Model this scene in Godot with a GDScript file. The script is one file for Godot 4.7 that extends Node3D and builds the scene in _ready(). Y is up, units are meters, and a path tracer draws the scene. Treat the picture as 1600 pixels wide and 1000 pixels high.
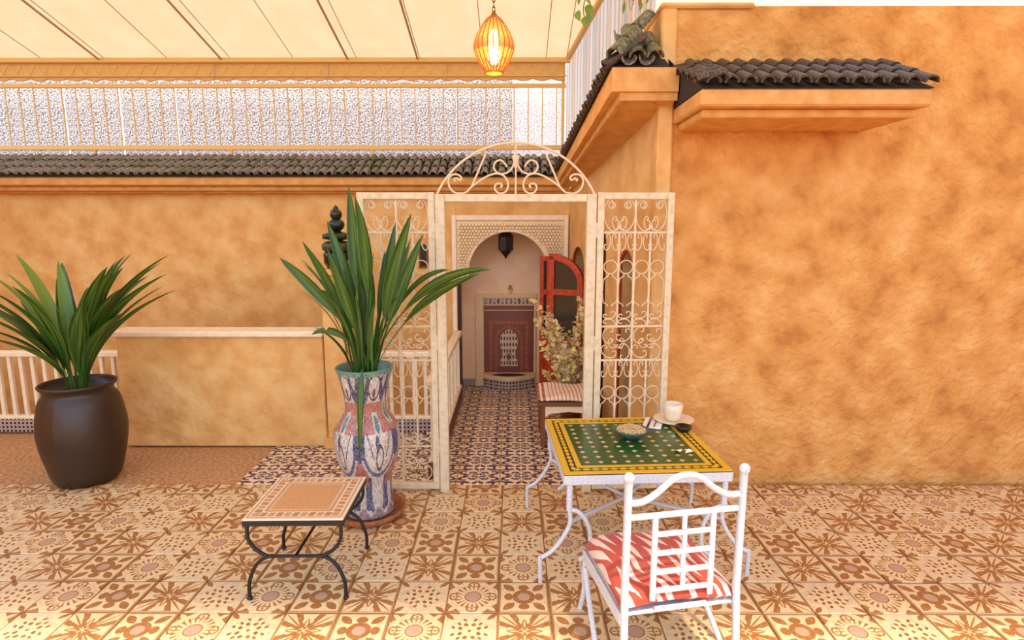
extends Node3D
# A riad courtyard: white iron gate, tiled passage with a wall fountain, mosaic tables, a palm in a mosaic vase.

var taken := {}
var rng := RandomNumberGenerator.new()

const AWNING_NEAR := -0.3

func _ready() -> void:
	rng.seed = 7
	# camera
	var cam := Camera3D.new()
	cam.name = "camera"
	cam.position = Vector3(0, 1.9, 0)
	cam.rotation = Vector3(-0.15632, 0.00326, 0)
	cam.fov = 57.06
	cam.near = 0.05
	cam.far = 200.0
	add_child(cam, true)
	cam.current = true
	# sky and exposure
	var sm := ProceduralSkyMaterial.new()
	sm.sky_top_color = Color(0.56, 0.66, 0.80)
	sm.sky_horizon_color = Color(0.96, 0.95, 0.93)
	sm.ground_bottom_color = Color(0.55, 0.42, 0.30)
	sm.ground_horizon_color = Color(0.80, 0.70, 0.58)
	sm.sky_energy_multiplier = 1.65
	sm.sun_angle_max = 1.0
	var sky := Sky.new()
	sky.sky_material = sm
	var env := Environment.new()
	env.background_mode = Environment.BG_SKY
	env.sky = sky
	env.tonemap_mode = Environment.TONE_MAPPER_LINEAR
	env.tonemap_exposure = 1.42
	env.sdfgi_enabled = true
	env.ssao_enabled = true
	env.ssil_enabled = true
	var we := WorldEnvironment.new()
	we.name = "world"
	we.environment = env
	add_child(we, true)
	# sun: high, from behind and to the right, softened by haze
	var sun := DirectionalLight3D.new()
	sun.name = "sun"
	sun.look_at_from_position(Vector3(0.30, 1.0, 0.42), Vector3.ZERO)
	sun.light_color = Color(1.0, 0.95, 0.88)
	sun.light_energy = 1.55
	sun.light_angular_distance = 5.0
	sun.shadow_enabled = true
	add_child(sun, true)

	make_materials()
	M.brown_seam = mat(Color(0.72, 0.58, 0.40), 0.7)
	M.door_dark = mat(Color(0.13, 0.05, 0.04), 0.5)
	M.rib = mat(Color(0.80, 0.76, 0.68), 0.6)
	M.ovate = ovate_mesh()
	M.dark_wood2 = mat(Color(0.10, 0.05, 0.04), 0.4)
	M.glaze_rim = mat(Color(0.36, 0.50, 0.42), 0.3)
	M.petal = mat(Color(0.96, 0.93, 0.88), 0.6)
	M.tan_tile = mat(Color(0.72, 0.50, 0.32), 0.45)
	M.zellige_front = M.zellige_blue.duplicate()
	M.zellige_front.uv1_triplanar = true
	M.zellige_front.uv1_scale = Vector3(2.2, 4.4, 2.2)
	setting()
	gate()
	overhead()
	passage()
	palm()
	tiled_table()
	side_table()
	iron_chair()

# ---------------------------------------------------------------- mesh builder
class MB:
	var st := SurfaceTool.new()
	func _init() -> void:
		st.begin(Mesh.PRIMITIVE_TRIANGLES)
		st.set_smooth_group(-1)
	func smooth(g: int) -> void:
		st.set_smooth_group(g)
	func v(p: Vector3, uv: Vector2) -> void:
		st.set_uv(uv)
		st.add_vertex(p)
	# corners run counter-clockwise seen from outside
	func tri(a: Vector3, b: Vector3, c: Vector3, ua := Vector2.ZERO, ub := Vector2.ZERO, uc := Vector2.ZERO) -> void:
		v(a, ua); v(c, uc); v(b, ub)
	func quad(a: Vector3, b: Vector3, c: Vector3, d: Vector3, ua := Vector2(0, 1), ub := Vector2(1, 1), uc := Vector2(1, 0), ud := Vector2(0, 0)) -> void:
		tri(a, b, c, ua, ub, uc); tri(a, c, d, ua, uc, ud)
	# a box with chamfered edges, centred at c
	func box(c: Vector3, s: Vector3, ch := 0.0, b := Basis.IDENTITY) -> void:
		var h := s * 0.5
		ch = minf(ch, minf(h.x, minf(h.y, h.z)) * 0.9)
		for ax in 3:
			for sg in [-1.0, 1.0]:
				var u := (ax + 1) % 3
				var w := (ax + 2) % 3
				var p := []
				for k in [[-1, -1], [1, -1], [1, 1], [-1, 1]]:
					var q := Vector3.ZERO
					q[ax] = sg * h[ax]
					q[u] = k[0] * (h[u] - ch) * sg
					q[w] = k[1] * (h[w] - ch)
					p.append(c + b * q)
				quad(p[0], p[1], p[2], p[3])
		if ch <= 0.0:
			return
		for ax in 3:
			var u := (ax + 1) % 3
			var w := (ax + 2) % 3
			for su in [-1.0, 1.0]:
				for sw in [-1.0, 1.0]:
					var p := []
					for k in [[0, -1], [0, 1], [1, 1], [1, -1]]:
						var q := Vector3.ZERO
						q[ax] = k[1] * (h[ax] - ch)
						q[u] = su * (h[u] - (0.0 if k[0] == 0 else ch))
						q[w] = sw * (h[w] - (ch if k[0] == 0 else 0.0))
						p.append(c + b * q)
					if su * sw < 0:
						quad(p[0], p[1], p[2], p[3])
					else:
						quad(p[3], p[2], p[1], p[0])
		for sx in [-1.0, 1.0]:
			for sy in [-1.0, 1.0]:
				for sz in [-1.0, 1.0]:
					var a := c + b * Vector3(sx * h.x, sy * (h.y - ch), sz * (h.z - ch))
					var e := c + b * Vector3(sx * (h.x - ch), sy * h.y, sz * (h.z - ch))
					var f := c + b * Vector3(sx * (h.x - ch), sy * (h.y - ch), sz * h.z)
					if sx * sy * sz > 0:
						tri(a, e, f)
					else:
						tri(a, f, e)
	# span given by two corners
	func span(x0: float, x1: float, y0: float, y1: float, z0: float, z1: float, ch := 0.0) -> void:
		box(Vector3((x0 + x1) / 2, (y0 + y1) / 2, (z0 + z1) / 2), Vector3(absf(x1 - x0), absf(y1 - y0), absf(z1 - z0)), ch)
	# round bar along points; r is a number or one per point; flat squashes the second axis
	func tube(pts: Array, r, sides := 6, closed := false, flat := 1.0, up := Vector3.ZERO) -> void:
		var n := pts.size()
		var rings := []
		var nrm := Vector3.ZERO
		for i in n:
			var t: Vector3
			if closed:
				t = pts[(i + 1) % n] - pts[(i - 1 + n) % n]
			else:
				t = pts[mini(i + 1, n - 1)] - pts[maxi(i - 1, 0)]
			t = t.normalized()
			if i == 0:
				nrm = up if up != Vector3.ZERO else (Vector3.UP if absf(t.y) < 0.9 else Vector3.RIGHT)
			elif up != Vector3.ZERO:
				nrm = up
			nrm = (nrm - t * nrm.dot(t)).normalized()
			var bi := t.cross(nrm)
			var rad: float = r[i] if r is Array else r
			var ring := []
			for k in sides:
				var a := TAU * (k + 0.5) / sides
				ring.append(pts[i] + nrm * cos(a) * rad + bi * sin(a) * rad * flat)
			rings.append(ring)
		st.set_smooth_group(1 if sides > 4 else -1)
		var m := n if closed else n - 1
		for i in m:
			var p: Array = rings[i]
			var q: Array = rings[(i + 1) % n]
			for k in sides:
				var k2 := (k + 1) % sides
				quad(p[k], p[k2], q[k2], q[k], Vector2(float(k) / sides, float(i) / m), Vector2(float(k + 1) / sides, float(i) / m), Vector2(float(k + 1) / sides, float(i + 1) / m), Vector2(float(k) / sides, float(i + 1) / m))
		st.set_smooth_group(-1)
		if not closed:
			for k in range(1, sides - 1):
				tri(rings[0][0], rings[0][k + 1], rings[0][k])
				tri(rings[n - 1][0], rings[n - 1][k], rings[n - 1][k + 1])
	# profile of (radius, height) from bottom to top, turned round c
	func lathe(prof: Array, seg := 24, c := Vector3.ZERO, sm := true) -> void:
		var total := 0.0
		var lens := [0.0]
		for i in range(1, prof.size()):
			total += prof[i].distance_to(prof[i - 1])
			lens.append(total)
		st.set_smooth_group(2 if sm else -1)
		for i in prof.size() - 1:
			for k in seg:
				var a0 := TAU * k / seg
				var a1 := TAU * (k + 1) / seg
				var p0: Vector2 = prof[i]
				var p1: Vector2 = prof[i + 1]
				var v0: float = 1.0 - lens[i] / total
				var v1: float = 1.0 - lens[i + 1] / total
				var a := c + Vector3(sin(a0) * p0.x, p0.y, cos(a0) * p0.x)
				var b := c + Vector3(sin(a1) * p0.x, p0.y, cos(a1) * p0.x)
				var d := c + Vector3(sin(a1) * p1.x, p1.y, cos(a1) * p1.x)
				var e := c + Vector3(sin(a0) * p1.x, p1.y, cos(a0) * p1.x)
				var u0 := float(k) / seg
				var u1 := float(k + 1) / seg
				if p0.x < 1e-5:
					tri(a, d, e, Vector2(u0, v0), Vector2(u1, v1), Vector2(u0, v1))
				elif p1.x < 1e-5:
					tri(a, b, d, Vector2(u0, v0), Vector2(u1, v0), Vector2(u1, v1))
				else:
					quad(a, b, d, e, Vector2(u0, v0), Vector2(u1, v0), Vector2(u1, v1), Vector2(u0, v1))
		st.set_smooth_group(-1)
	# flat outline (x, y), given thickness from z0 to z1, placed by t; uv runs over the outline's box
	func prism(poly: PackedVector2Array, z0: float, z1: float, t := Transform3D.IDENTITY) -> void:
		if Geometry2D.is_polygon_clockwise(poly):
			poly.reverse()
		var lo := poly[0]
		var hi := poly[0]
		for p in poly:
			lo = lo.min(p); hi = hi.max(p)
		var sz := hi - lo
		var idx := Geometry2D.triangulate_polygon(poly)
		for i in range(0, idx.size(), 3):
			var a := poly[idx[i]]
			var b := poly[idx[i + 1]]
			var c := poly[idx[i + 2]]
			if (b - a).cross(c - a) < 0:
				var s := b
				b = c
				c = s
			var ua := Vector2((a.x - lo.x) / sz.x, 1 - (a.y - lo.y) / sz.y)
			var ub := Vector2((b.x - lo.x) / sz.x, 1 - (b.y - lo.y) / sz.y)
			var uc := Vector2((c.x - lo.x) / sz.x, 1 - (c.y - lo.y) / sz.y)
			tri(t * Vector3(a.x, a.y, z1), t * Vector3(b.x, b.y, z1), t * Vector3(c.x, c.y, z1), ua, ub, uc)
			tri(t * Vector3(a.x, a.y, z0), t * Vector3(c.x, c.y, z0), t * Vector3(b.x, b.y, z0), ua, uc, ub)
		for i in poly.size():
			var a := poly[i]
			var b := poly[(i + 1) % poly.size()]
			quad(t * Vector3(a.x, a.y, z0), t * Vector3(b.x, b.y, z0), t * Vector3(b.x, b.y, z1), t * Vector3(a.x, a.y, z1))
	func ball(c: Vector3, r: Vector3, seg := 10, rings := 6) -> void:
		st.set_smooth_group(3)
		for i in rings:
			var t0 := PI * i / rings
			var t1 := PI * (i + 1) / rings
			for k in seg:
				var a0 := TAU * k / seg
				var a1 := TAU * (k + 1) / seg
				var p := []
				for q in [[t1, a0], [t1, a1], [t0, a1], [t0, a0]]:
					p.append(c + Vector3(sin(q[0]) * sin(q[1]) * r.x, cos(q[0]) * r.y, sin(q[0]) * cos(q[1]) * r.z))
				if i == 0:
					tri(p[0], p[1], p[2])
				elif i == rings - 1:
					tri(p[0], p[2], p[3])
				else:
					quad(p[0], p[1], p[2], p[3])
		st.set_smooth_group(-1)
	func done() -> ArrayMesh:
		st.generate_normals()
		return st.commit()

# ---------------------------------------------------------------- nodes
func numbered(called: String, parent: Node) -> String:
	var key := [parent.get_instance_id(), called]
	var n: int = taken.get(key, 0)
	taken[key] = n + 1
	return called if n == 0 else "%s_%03d" % [called, n]

func put(called: String, mesh: Mesh, mat: Material, parent: Node = self, at := Transform3D.IDENTITY) -> MeshInstance3D:
	var o := MeshInstance3D.new()
	o.name = numbered(called, parent)
	o.mesh = mesh
	o.material_override = mat
	o.transform = at
	parent.add_child(o, true)
	return o

func obj(called: String, b: MB, mat: Material, parent: Node = self) -> MeshInstance3D:
	return put(called, b.done(), mat, parent)

func struct(called: String, b: MB, mat: Material) -> MeshInstance3D:
	var o := obj(called, b, mat)
	o.set_meta("kind", "structure")
	return o

func thing(called: String, label: String, category: String, at := Vector3.ZERO, turn := 0.0, group := "") -> Node3D:
	var o := Node3D.new()
	o.name = numbered(called, self)
	o.position = at
	o.rotation.y = turn
	add_child(o, true)
	tag(o, label, category, group)
	return o

func tag(o: Node, label: String, category: String, group := "") -> Node:
	o.set_meta("label", label)
	o.set_meta("category", category)
	if group:
		o.set_meta("group", group)
	return o

func place(at: Vector3, turn := 0.0, sc := Vector3.ONE) -> Transform3D:
	return Transform3D(Basis(Vector3.UP, turn).scaled_local(sc), at)

# ---------------------------------------------------------------- materials
func mat(c: Color, rough := 0.7, metal := 0.0) -> StandardMaterial3D:
	var m := StandardMaterial3D.new()
	m.albedo_color = c
	m.roughness = rough
	m.metallic = metal
	return m

func noise(seed_: int, freq: float, oct := 4, kind := FastNoiseLite.TYPE_SIMPLEX_SMOOTH) -> FastNoiseLite:
	var n := FastNoiseLite.new()
	n.seed = seed_
	n.frequency = freq
	n.noise_type = kind
	n.fractal_octaves = oct
	n.fractal_type = FastNoiseLite.FRACTAL_FBM if oct > 1 else FastNoiseLite.FRACTAL_NONE
	return n

func ntex(n: FastNoiseLite, cols: Array, offs: Array, size := 512) -> NoiseTexture2D:
	var t := NoiseTexture2D.new()
	t.width = size
	t.height = size
	t.seamless = true
	t.noise = n
	if cols.size():
		var g := Gradient.new()
		g.colors = PackedColorArray(cols)
		g.offsets = PackedFloat32Array(offs)
		t.color_ramp = g
	return t

# colour noise and relief in world space
func rough_mat(n: FastNoiseLite, cols: Array, offs: Array, scale: float, rough := 0.85, bump: Texture2D = null, depth := 0.4, size := 512) -> StandardMaterial3D:
	var m := mat(Color.WHITE, rough)
	m.albedo_texture = ntex(n, cols, offs, size)
	m.uv1_triplanar = true
	m.uv1_world_triplanar = true
	m.uv1_scale = Vector3.ONE * scale
	if bump:
		m.heightmap_enabled = true
		m.heightmap_texture = bump
		m.heightmap_scale = depth
	return m

func picture(w: int, h: int, f: Callable) -> ImageTexture:
	var im := Image.create(w, h, false, Image.FORMAT_RGB8)
	for y in h:
		for x in w:
			im.set_pixel(x, y, f.call((x + 0.5) / w, (y + 0.5) / h))
	return ImageTexture.create_from_image(im)

func printed(t: Texture2D, rough := 0.5) -> StandardMaterial3D:
	var m := mat(Color.WHITE, rough)
	m.albedo_texture = t
	return m

# a lens (vesica) of half length a, half width b round the origin: under 1 inside
func lens(p: Vector2, a: float, b: float) -> float:
	return absf(p.y) / maxf(b * (1.0 - (p.x / a) * (p.x / a)), 1e-4) if absf(p.x) < a else 9.0

func ell(p: Vector2, a: float, b: float) -> float:
	return Vector2(p.x / a, p.y / b).length()

# the four prints of the terracotta floor tiles
func tile_print(kind: int, u: float, v: float, wear: FastNoiseLite) -> Color:
	var p := Vector2(u * 2 - 1, v * 2 - 1)
	var cream := Color(0.90, 0.79, 0.60)
	var brown := Color(0.61, 0.39, 0.20)
	var dark := Color(0.50, 0.31, 0.19)
	var rose := Color(0.74, 0.59, 0.50)
	var q := Vector2(absf(p.x), absf(p.y))
	if q.y > q.x:
		q = Vector2(q.y, q.x)
	# q: first octant, x along an axis; d: turned so that x runs along the diagonal
	var d := Vector2((q.x + q.y) * 0.7071, (q.x - q.y) * 0.7071)
	var r := p.length()
	var n := wear.get_noise_2d(u * 300 + kind * 400, v * 300)
	var c := cream
	if kind == 0:
		if r < 0.46 or ell(q - Vector2(0.62, 0), 0.18, 0.22) < 1 or lens(d - Vector2(0.86, 0), 0.33, 0.17) < 1 or (q.x < 0.55 and q.y < 0.1):
			c = brown
		if r < 0.25:
			c = rose
		if lens(d - Vector2(0.62, 0.16), 0.13, 0.045) < 1:
			c = cream
		if q.x > 0.93:
			c = brown.lerp(cream, 0.25)
	elif kind == 1:
		c = cream
		var a := atan2(p.y, p.x)
		var w := absf(fposmod(a / TAU * 20.0, 1.0) - 0.5)
		if r > 0.42 and r < 0.76 and w > 0.44 - 0.22 * (r - 0.42) / 0.34:
			c = brown
		if ell(q - Vector2(0.80, 0), 0.17, 0.24) < 1:
			c = brown
		if ell(q - Vector2(0.79, 0), 0.11, 0.16) < 1:
			c = cream
		if lens(Vector2(q.x - 0.79, q.y), 0.10, 0.04) < 1:
			c = brown
		if d.x > 1.0:
			c = brown
		if lens(d - Vector2(1.08, 0), 0.24, 0.10) < 1:
			c = cream
		if r < 0.30:
			c = rose
		elif r < 0.35:
			c = brown
	elif kind == 2:
		c = cream
		var e := Vector2((absf(p.x) + absf(p.y) - 1.0) * 0.7071, (absf(p.x) - absf(p.y)) * 0.7071)
		if lens(Vector2(absf(e.y) - 0.34, e.x), 0.31, 0.13) < 1:
			c = Color(0.85, 0.75, 0.62)
		for k in [Vector2(0.16, 0.34), Vector2(0.36, 0.13), Vector2(0.40, 0.40), Vector2(0.62, 0.20)]:
			for s in 2:
				var z: Vector2 = Vector2(absf(p.x), absf(p.y)) - (k if s == 0 else Vector2(k.y, k.x))
				if ell(z.rotated(-0.7), 0.095, 0.06) < 1:
					c = dark.lerp(brown, 0.4)
		if lens(d - Vector2(1.16, 0), 0.26, 0.10) < 1:
			c = brown.lerp(dark, 0.3)
		if r < 0.07:
			c = brown
	else:
		c = cream
		var ad := absf(d.y)
		for j in 6:
			if lens((Vector2(d.x, ad) - Vector2(0.30 + 0.16 * j, 0.09 + 0.045 * j)).rotated(-0.75 + 0.05 * j), 0.17, 0.062) < 1:
				c = brown
			if lens((Vector2(d.x, ad) - Vector2(0.62 + 0.13 * j, 0.27 + 0.05 * j)).rotated(-0.95), 0.13, 0.05) < 1:
				c = brown
		if lens(Vector2(d.x - 0.7, d.y), 0.7, 0.035) < 1:
			c = brown
		if lens(Vector2(q.x - 0.36, q.y), 0.34, 0.11) < 1:
			c = brown
		if lens(Vector2(q.x - 0.40, q.y), 0.22, 0.04) < 1 or r < 0.06:
			c = cream
		if q.x > 0.95:
			c = brown.lerp(cream, 0.4)
	if n > 0.38:
		c = c.lerp(brown.lerp(cream, 0.5), 0.45)
	return c.lerp(Color(0.80, 0.62, 0.38), clampf(0.10 + n * 0.2, 0.0, 0.35))

func purple_print(u: float, v: float, wear: FastNoiseLite) -> Color:
	var p := Vector2(u * 2 - 1, v * 2 - 1)
	var base := Color(0.93, 0.84, 0.71)
	var ink := Color(0.20, 0.13, 0.28)
	var tan_ := Color(0.76, 0.58, 0.38)
	var n := wear.get_noise_2d(u * 260, v * 260)
	var q := Vector2(absf(p.x), absf(p.y))
	var c := base
	if ell(q - Vector2(0.55, 0.0), 0.13, 0.10) < 1 or ell(q - Vector2(0.0, 0.55), 0.10, 0.13) < 1 or (q - Vector2(0.98, 0.5)).length() < 0.12:
		c = tan_
	var s := q - Vector2(0.25, 0.29)
	var a := atan2(s.y, s.x)
	var rr := s.length() - 0.175 + 0.02 * a
	if absf(rr) < 0.06 and not (a > -1.1 and a < -0.3):
		c = ink
	if s.length() < 0.062:
		c = ink
	var t := q - Vector2(0.70, 0.36)
	if absf(ell(t, 0.20, 0.17) - 1.0) < 0.36 and t.x > -0.10:
		c = ink
	if lens((q - Vector2(0.56, 0.78)).rotated(0.5), 0.26, 0.11) < 1 or lens((q - Vector2(0.14, 0.82)).rotated(-0.9), 0.20, 0.10) < 1 or lens((q - Vector2(0.62, 0.10)).rotated(0.2), 0.16, 0.08) < 1:
		c = ink
	var k := q - Vector2(1.0, 1.0)
	if absf(k.length() - 0.30) < 0.065:
		c = ink
	if q.x < 0.022:
		c = Color(0.93, 0.86, 0.76)
	if n > 0.30:
		c = c.lerp(tan_, 0.5)
	return c.lerp(Color(0.80, 0.60, 0.38), clampf(0.08 + n * 0.2, 0.0, 0.35))

# broken-tile mosaic of the big vase: u runs round it, v from the rim down
func vase_print(u: float, v: float, chips: FastNoiseLite, edge: FastNoiseLite) -> Color:
	var h := maxf((1.0 - v - 0.123) / 0.877, 0.0)
	var cell := chips.get_noise_2d(u * 520, v * 420)
	var gap := edge.get_noise_2d(u * 520, v * 420)
	var white := Color(0.80, 0.75, 0.70)
	var blue := Color(0.15, 0.17, 0.36)
	var mid := Color(0.24, 0.29, 0.47)
	var red := Color(0.60, 0.26, 0.20)
	var pink := Color(0.72, 0.44, 0.36)
	var black := Color(0.16, 0.14, 0.17)
	var x := fposmod(u * 5.0, 1.0) - 0.5
	var ax := absf(x)
	var c := white
	if h < 0.30:                                   # foot: blue tongues over white, a wavy line low down
		c = white.darkened(0.06)
		if absf(ax - 0.30) < 0.10 and h > 0.08:
			c = blue
		if ell(Vector2(x, h - 0.11), 0.26, 0.08) < 1.0 and ell(Vector2(x, h - 0.14), 0.18, 0.08) > 1.0:
			c = mid
		if h < 0.075 + 0.025 * cos(x * TAU * 2.0):
			c = Color(0.52, 0.42, 0.42)
		if absf(h - 0.075 - 0.025 * cos(x * TAU * 2.0)) < 0.008:
			c = white
		if h > 0.24 and ax > 0.30:
			c = red
	elif h < 0.60:                                 # belly: white panels outlined in blue, with a black pen drawing
		c = blue if ax > 0.38 else mid
		var panel := ell(Vector2(x, h - 0.50), 0.36, 0.17)
		if h > 0.50:
			panel = ax / 0.36
		if panel < 1.0:
			c = white
		if panel > 1.18 and h < 0.42:
			c = red.lerp(pink, 0.4)
		if absf(panel - 1.24) < 0.07 and h < 0.44:
			c = white
		var pen := ell(Vector2(x, h - 0.44), 0.085, 0.08)
		if absf(pen - 1.0) < 0.16:
			c = black
		if lens(Vector2(h - 0.54, x + 0.05), 0.06, 0.05) < 1.0:
			c = mid.darkened(0.35)
		if absf(ax - 0.17 - (h - 0.46) * 0.9) < 0.012 and h > 0.44:
			c = black
	elif h < 0.80:                                 # shoulder and neck: red chips with eye-shaped medallions
		c = red if cell > -0.1 else pink
		var e := Vector2(fposmod(x * 2.0 + 0.5, 1.0) - 0.5, (h - (0.66 if ax < 0.25 else 0.72)) * 2.6)
		if maxf(absf(e.x), absf(e.y)) < 0.20:
			c = Color(0.70, 0.74, 0.62)
		if ell(e, 0.13, 0.15) < 1.0:
			c = Color(0.20, 0.36, 0.42)
	else:                                          # flaring mouth: white fans between blue
		c = white
		if ell(Vector2(ax - 0.34, h - 0.93), 0.17, 0.13) < 1.0:
			c = blue
		if ell(Vector2(ax - 0.34, h - 0.96), 0.07, 0.07) < 1.0:
			c = white.darkened(0.1)
		if absf(ell(Vector2(x, h - 0.90), 0.2, 0.085) - 1.0) < 0.1:
			c = black
		if ell(Vector2(x, h - 0.86), 0.05, 0.035) < 1.0:
			c = Color(0.35, 0.18, 0.16)
		if h > 0.975:
			c = Color(0.33, 0.52, 0.42)
	c = c.lightened(cell * 0.22) if cell > 0 else c.darkened(-cell * 0.22)
	if gap < -0.86:
		c = c.lerp(Color(0.74, 0.67, 0.60), 0.7)
	return c

# cut-tile print of the fountain: fine star work
func zellige_print(u: float, v: float, ground: Color, a: Color, b: Color, n: float) -> Color:
	var p := Vector2(fposmod(u * n, 1.0) - 0.5, fposmod(v * n, 1.0) - 0.5)
	var q := Vector2(absf(p.x), absf(p.y))
	var c := ground
	var star := minf(maxf(q.x, q.y), (q.x + q.y) * 0.7071)
	if star < 0.27:
		c = a
	if star < 0.11:
		c = b
	if q.x + q.y > 0.86:
		c = b
	if absf(star - 0.27) < 0.035 or absf(q.x - q.y) < 0.03 and star > 0.27:
		c = Color(0.55, 0.36, 0.25)
	return c

func stripe_print(u: float, v: float) -> Color:
	var red := Color(0.70, 0.27, 0.17)
	var pale := Color(0.90, 0.78, 0.70)
	var w := u * 10.0 - v * 2.5 + 0.25 * sin(v * 9.0 + u * 3.0)
	var col := floorf(w)
	var x := fposmod(w, 1.0) - 0.5
	var y := fposmod(v * 2.3 + col * 0.41 + 0.15 * sin(col * 5.0), 1.0) - 0.5
	return pale if lens(Vector2(y, x + 0.15 * sin(y * 6.0)), 0.47, 0.27) < 1.0 else red

func cloth_print(u: float, v: float) -> Color:
	var cream := Color(0.92, 0.84, 0.74)
	var red := Color(0.60, 0.22, 0.16)
	if u < 0.16:
		var k := fposmod(u / 0.16 * 2.0, 1.0)
		if k < 0.6:
			return red if fposmod(v * 22.0, 1.0) > 0.2 else cream
		return cream
	var w := fposmod(u * 16.0, 1.0)
	return Color(0.72, 0.46, 0.38) if w < 0.22 else (Color(0.86, 0.74, 0.62) if w < 0.34 else cream)

# ---------------------------------------------------------------- iron work
# a curve with a given bending along its length, fitted into a box w x h round the origin
func bent(f: Callable, w: float, h: float, n := 40, turn := 0.0) -> Array:
	var p := Vector2.ZERO
	var a := turn
	var pts := []
	for i in n + 1:
		pts.append(p)
		var s := (i + 0.5) / n
		a += f.call(s) / n
		p += Vector2(cos(a), sin(a)) / n
	var lo: Vector2 = pts[0]
	var hi: Vector2 = pts[0]
	for q in pts:
		lo = lo.min(q); hi = hi.max(q)
	var out := []
	for q in pts:
		var k: Vector2 = (q - (lo + hi) / 2) / (hi - lo)
		out.append(Vector3(k.x * w, k.y * h, 0))
	return out

func c_scroll(w: float, h: float, r := 0.0044) -> Mesh:      # opens to the right, both ends curled inwards
	var b := MB.new()
	b.tube(bent(func(s): return -4.2 - 26.0 * pow(absf(2 * s - 1), 3.0), w, h, 44, PI * 2.35), r, 5)
	return b.done()

func s_scroll(w: float, h: float, r := 0.0044) -> Mesh:
	var b := MB.new()
	b.tube(bent(func(s): return 30.0 * signf(0.5 - s) * pow(absf(2 * s - 1), 1.6), w, h, 44, -1.2), r, 5)
	return b.done()

func ring_mesh(rad: float, r := 0.0044) -> Mesh:
	var b := MB.new()
	var pts := []
	for i in 22:
		pts.append(Vector3(cos(TAU * i / 22) * rad, sin(TAU * i / 22) * rad, 0))
	b.tube(pts, r, 5, true)
	return b.done()

func spline(ctrl: Array, n := 6) -> Array:                    # Catmull-Rom through the points
	var out := []
	for i in ctrl.size() - 1:
		var p0 = ctrl[maxi(i - 1, 0)]
		var p1 = ctrl[i]
		var p2 = ctrl[i + 1]
		var p3 = ctrl[mini(i + 2, ctrl.size() - 1)]
		for k in n:
			out.append(p1.cubic_interpolate(p2, p0, p3, float(k) / n))
	out.append(ctrl[-1])
	return out

# barrel roof tile: half a pipe along z, lower end at z = 0, its top running back to -len
func barrel(r: float, length: float, down := false) -> Mesh:
	var b := MB.new()
	var n := 8
	var t := 0.012
	b.smooth(1)
	var row := func(z: float, rad: float) -> Array:
		var o := []
		for i in n + 1:
			var a := PI * i / n
			o.append(Vector3(cos(a) * rad, sin(a) * rad * (-1.0 if down else 1.0), z))
		return o
	var of: Array = row.call(0.0, r)
	var ob: Array = row.call(-length, r * 0.82)
	var inf_: Array = row.call(0.0, r - t)
	var inb: Array = row.call(-length, r * 0.82 - t)
	for i in n:
		b.quad(of[i], of[i + 1], ob[i + 1], ob[i])
		b.quad(inf_[i + 1], inf_[i], inb[i], inb[i + 1])
	b.smooth(-1)
	for i in n:
		b.quad(inf_[i], inf_[i + 1], of[i + 1], of[i])
		b.quad(ob[i], ob[i + 1], inb[i + 1], inb[i])
	b.quad(of[0], ob[0], inb[0], inf_[0])
	b.quad(inf_[n], inb[n], ob[n], of[n])
	return b.done()

# strap leaf along a bezier, folded along its middle
func strap(p0: Vector3, p1: Vector3, p2: Vector3, p3: Vector3, w: float, side: Vector3, stalk := 0.3) -> Mesh:
	var b := MB.new()
	b.smooth(1)
	var n := 16
	var prev := []
	for i in n + 1:
		var t := float(i) / n
		var p := p0.bezier_interpolate(p1, p2, p3, t)
		var tg := (p0.bezier_interpolate(p1, p2, p3, minf(t + 0.02, 1.0)) - p0.bezier_interpolate(p1, p2, p3, maxf(t - 0.02, 0.0))).normalized()
		var sd := (side - tg * side.dot(tg)).normalized()
		var nr := sd.cross(tg)
		var k := clampf((t - stalk) / (1.0 - stalk), 0.0, 1.0)
		var hw := 0.006 + (w * 0.5 - 0.006) * sin(PI * pow(k, 0.75)) * (1.0 if k < 1 else 0.0)
		if t < stalk:
			hw = 0.006
		if i == n:
			hw = 0.0008
		var row := [p - sd * hw + nr * hw * 0.25, p - sd * hw * 0.5 + nr * hw * 0.02, p - nr * hw * 0.16, p + sd * hw * 0.5 + nr * hw * 0.02, p + sd * hw + nr * hw * 0.25]
		if i > 0:
			for j in 4:
				var tp := float(i - 1) / n
				b.quad(prev[j], prev[j + 1], row[j + 1], row[j], Vector2(j / 4.0, tp * 0.25), Vector2((j + 1) / 4.0, tp * 0.25), Vector2((j + 1) / 4.0, t * 0.25), Vector2(j / 4.0, t * 0.25))
		prev = row
	return b.done()

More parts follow.
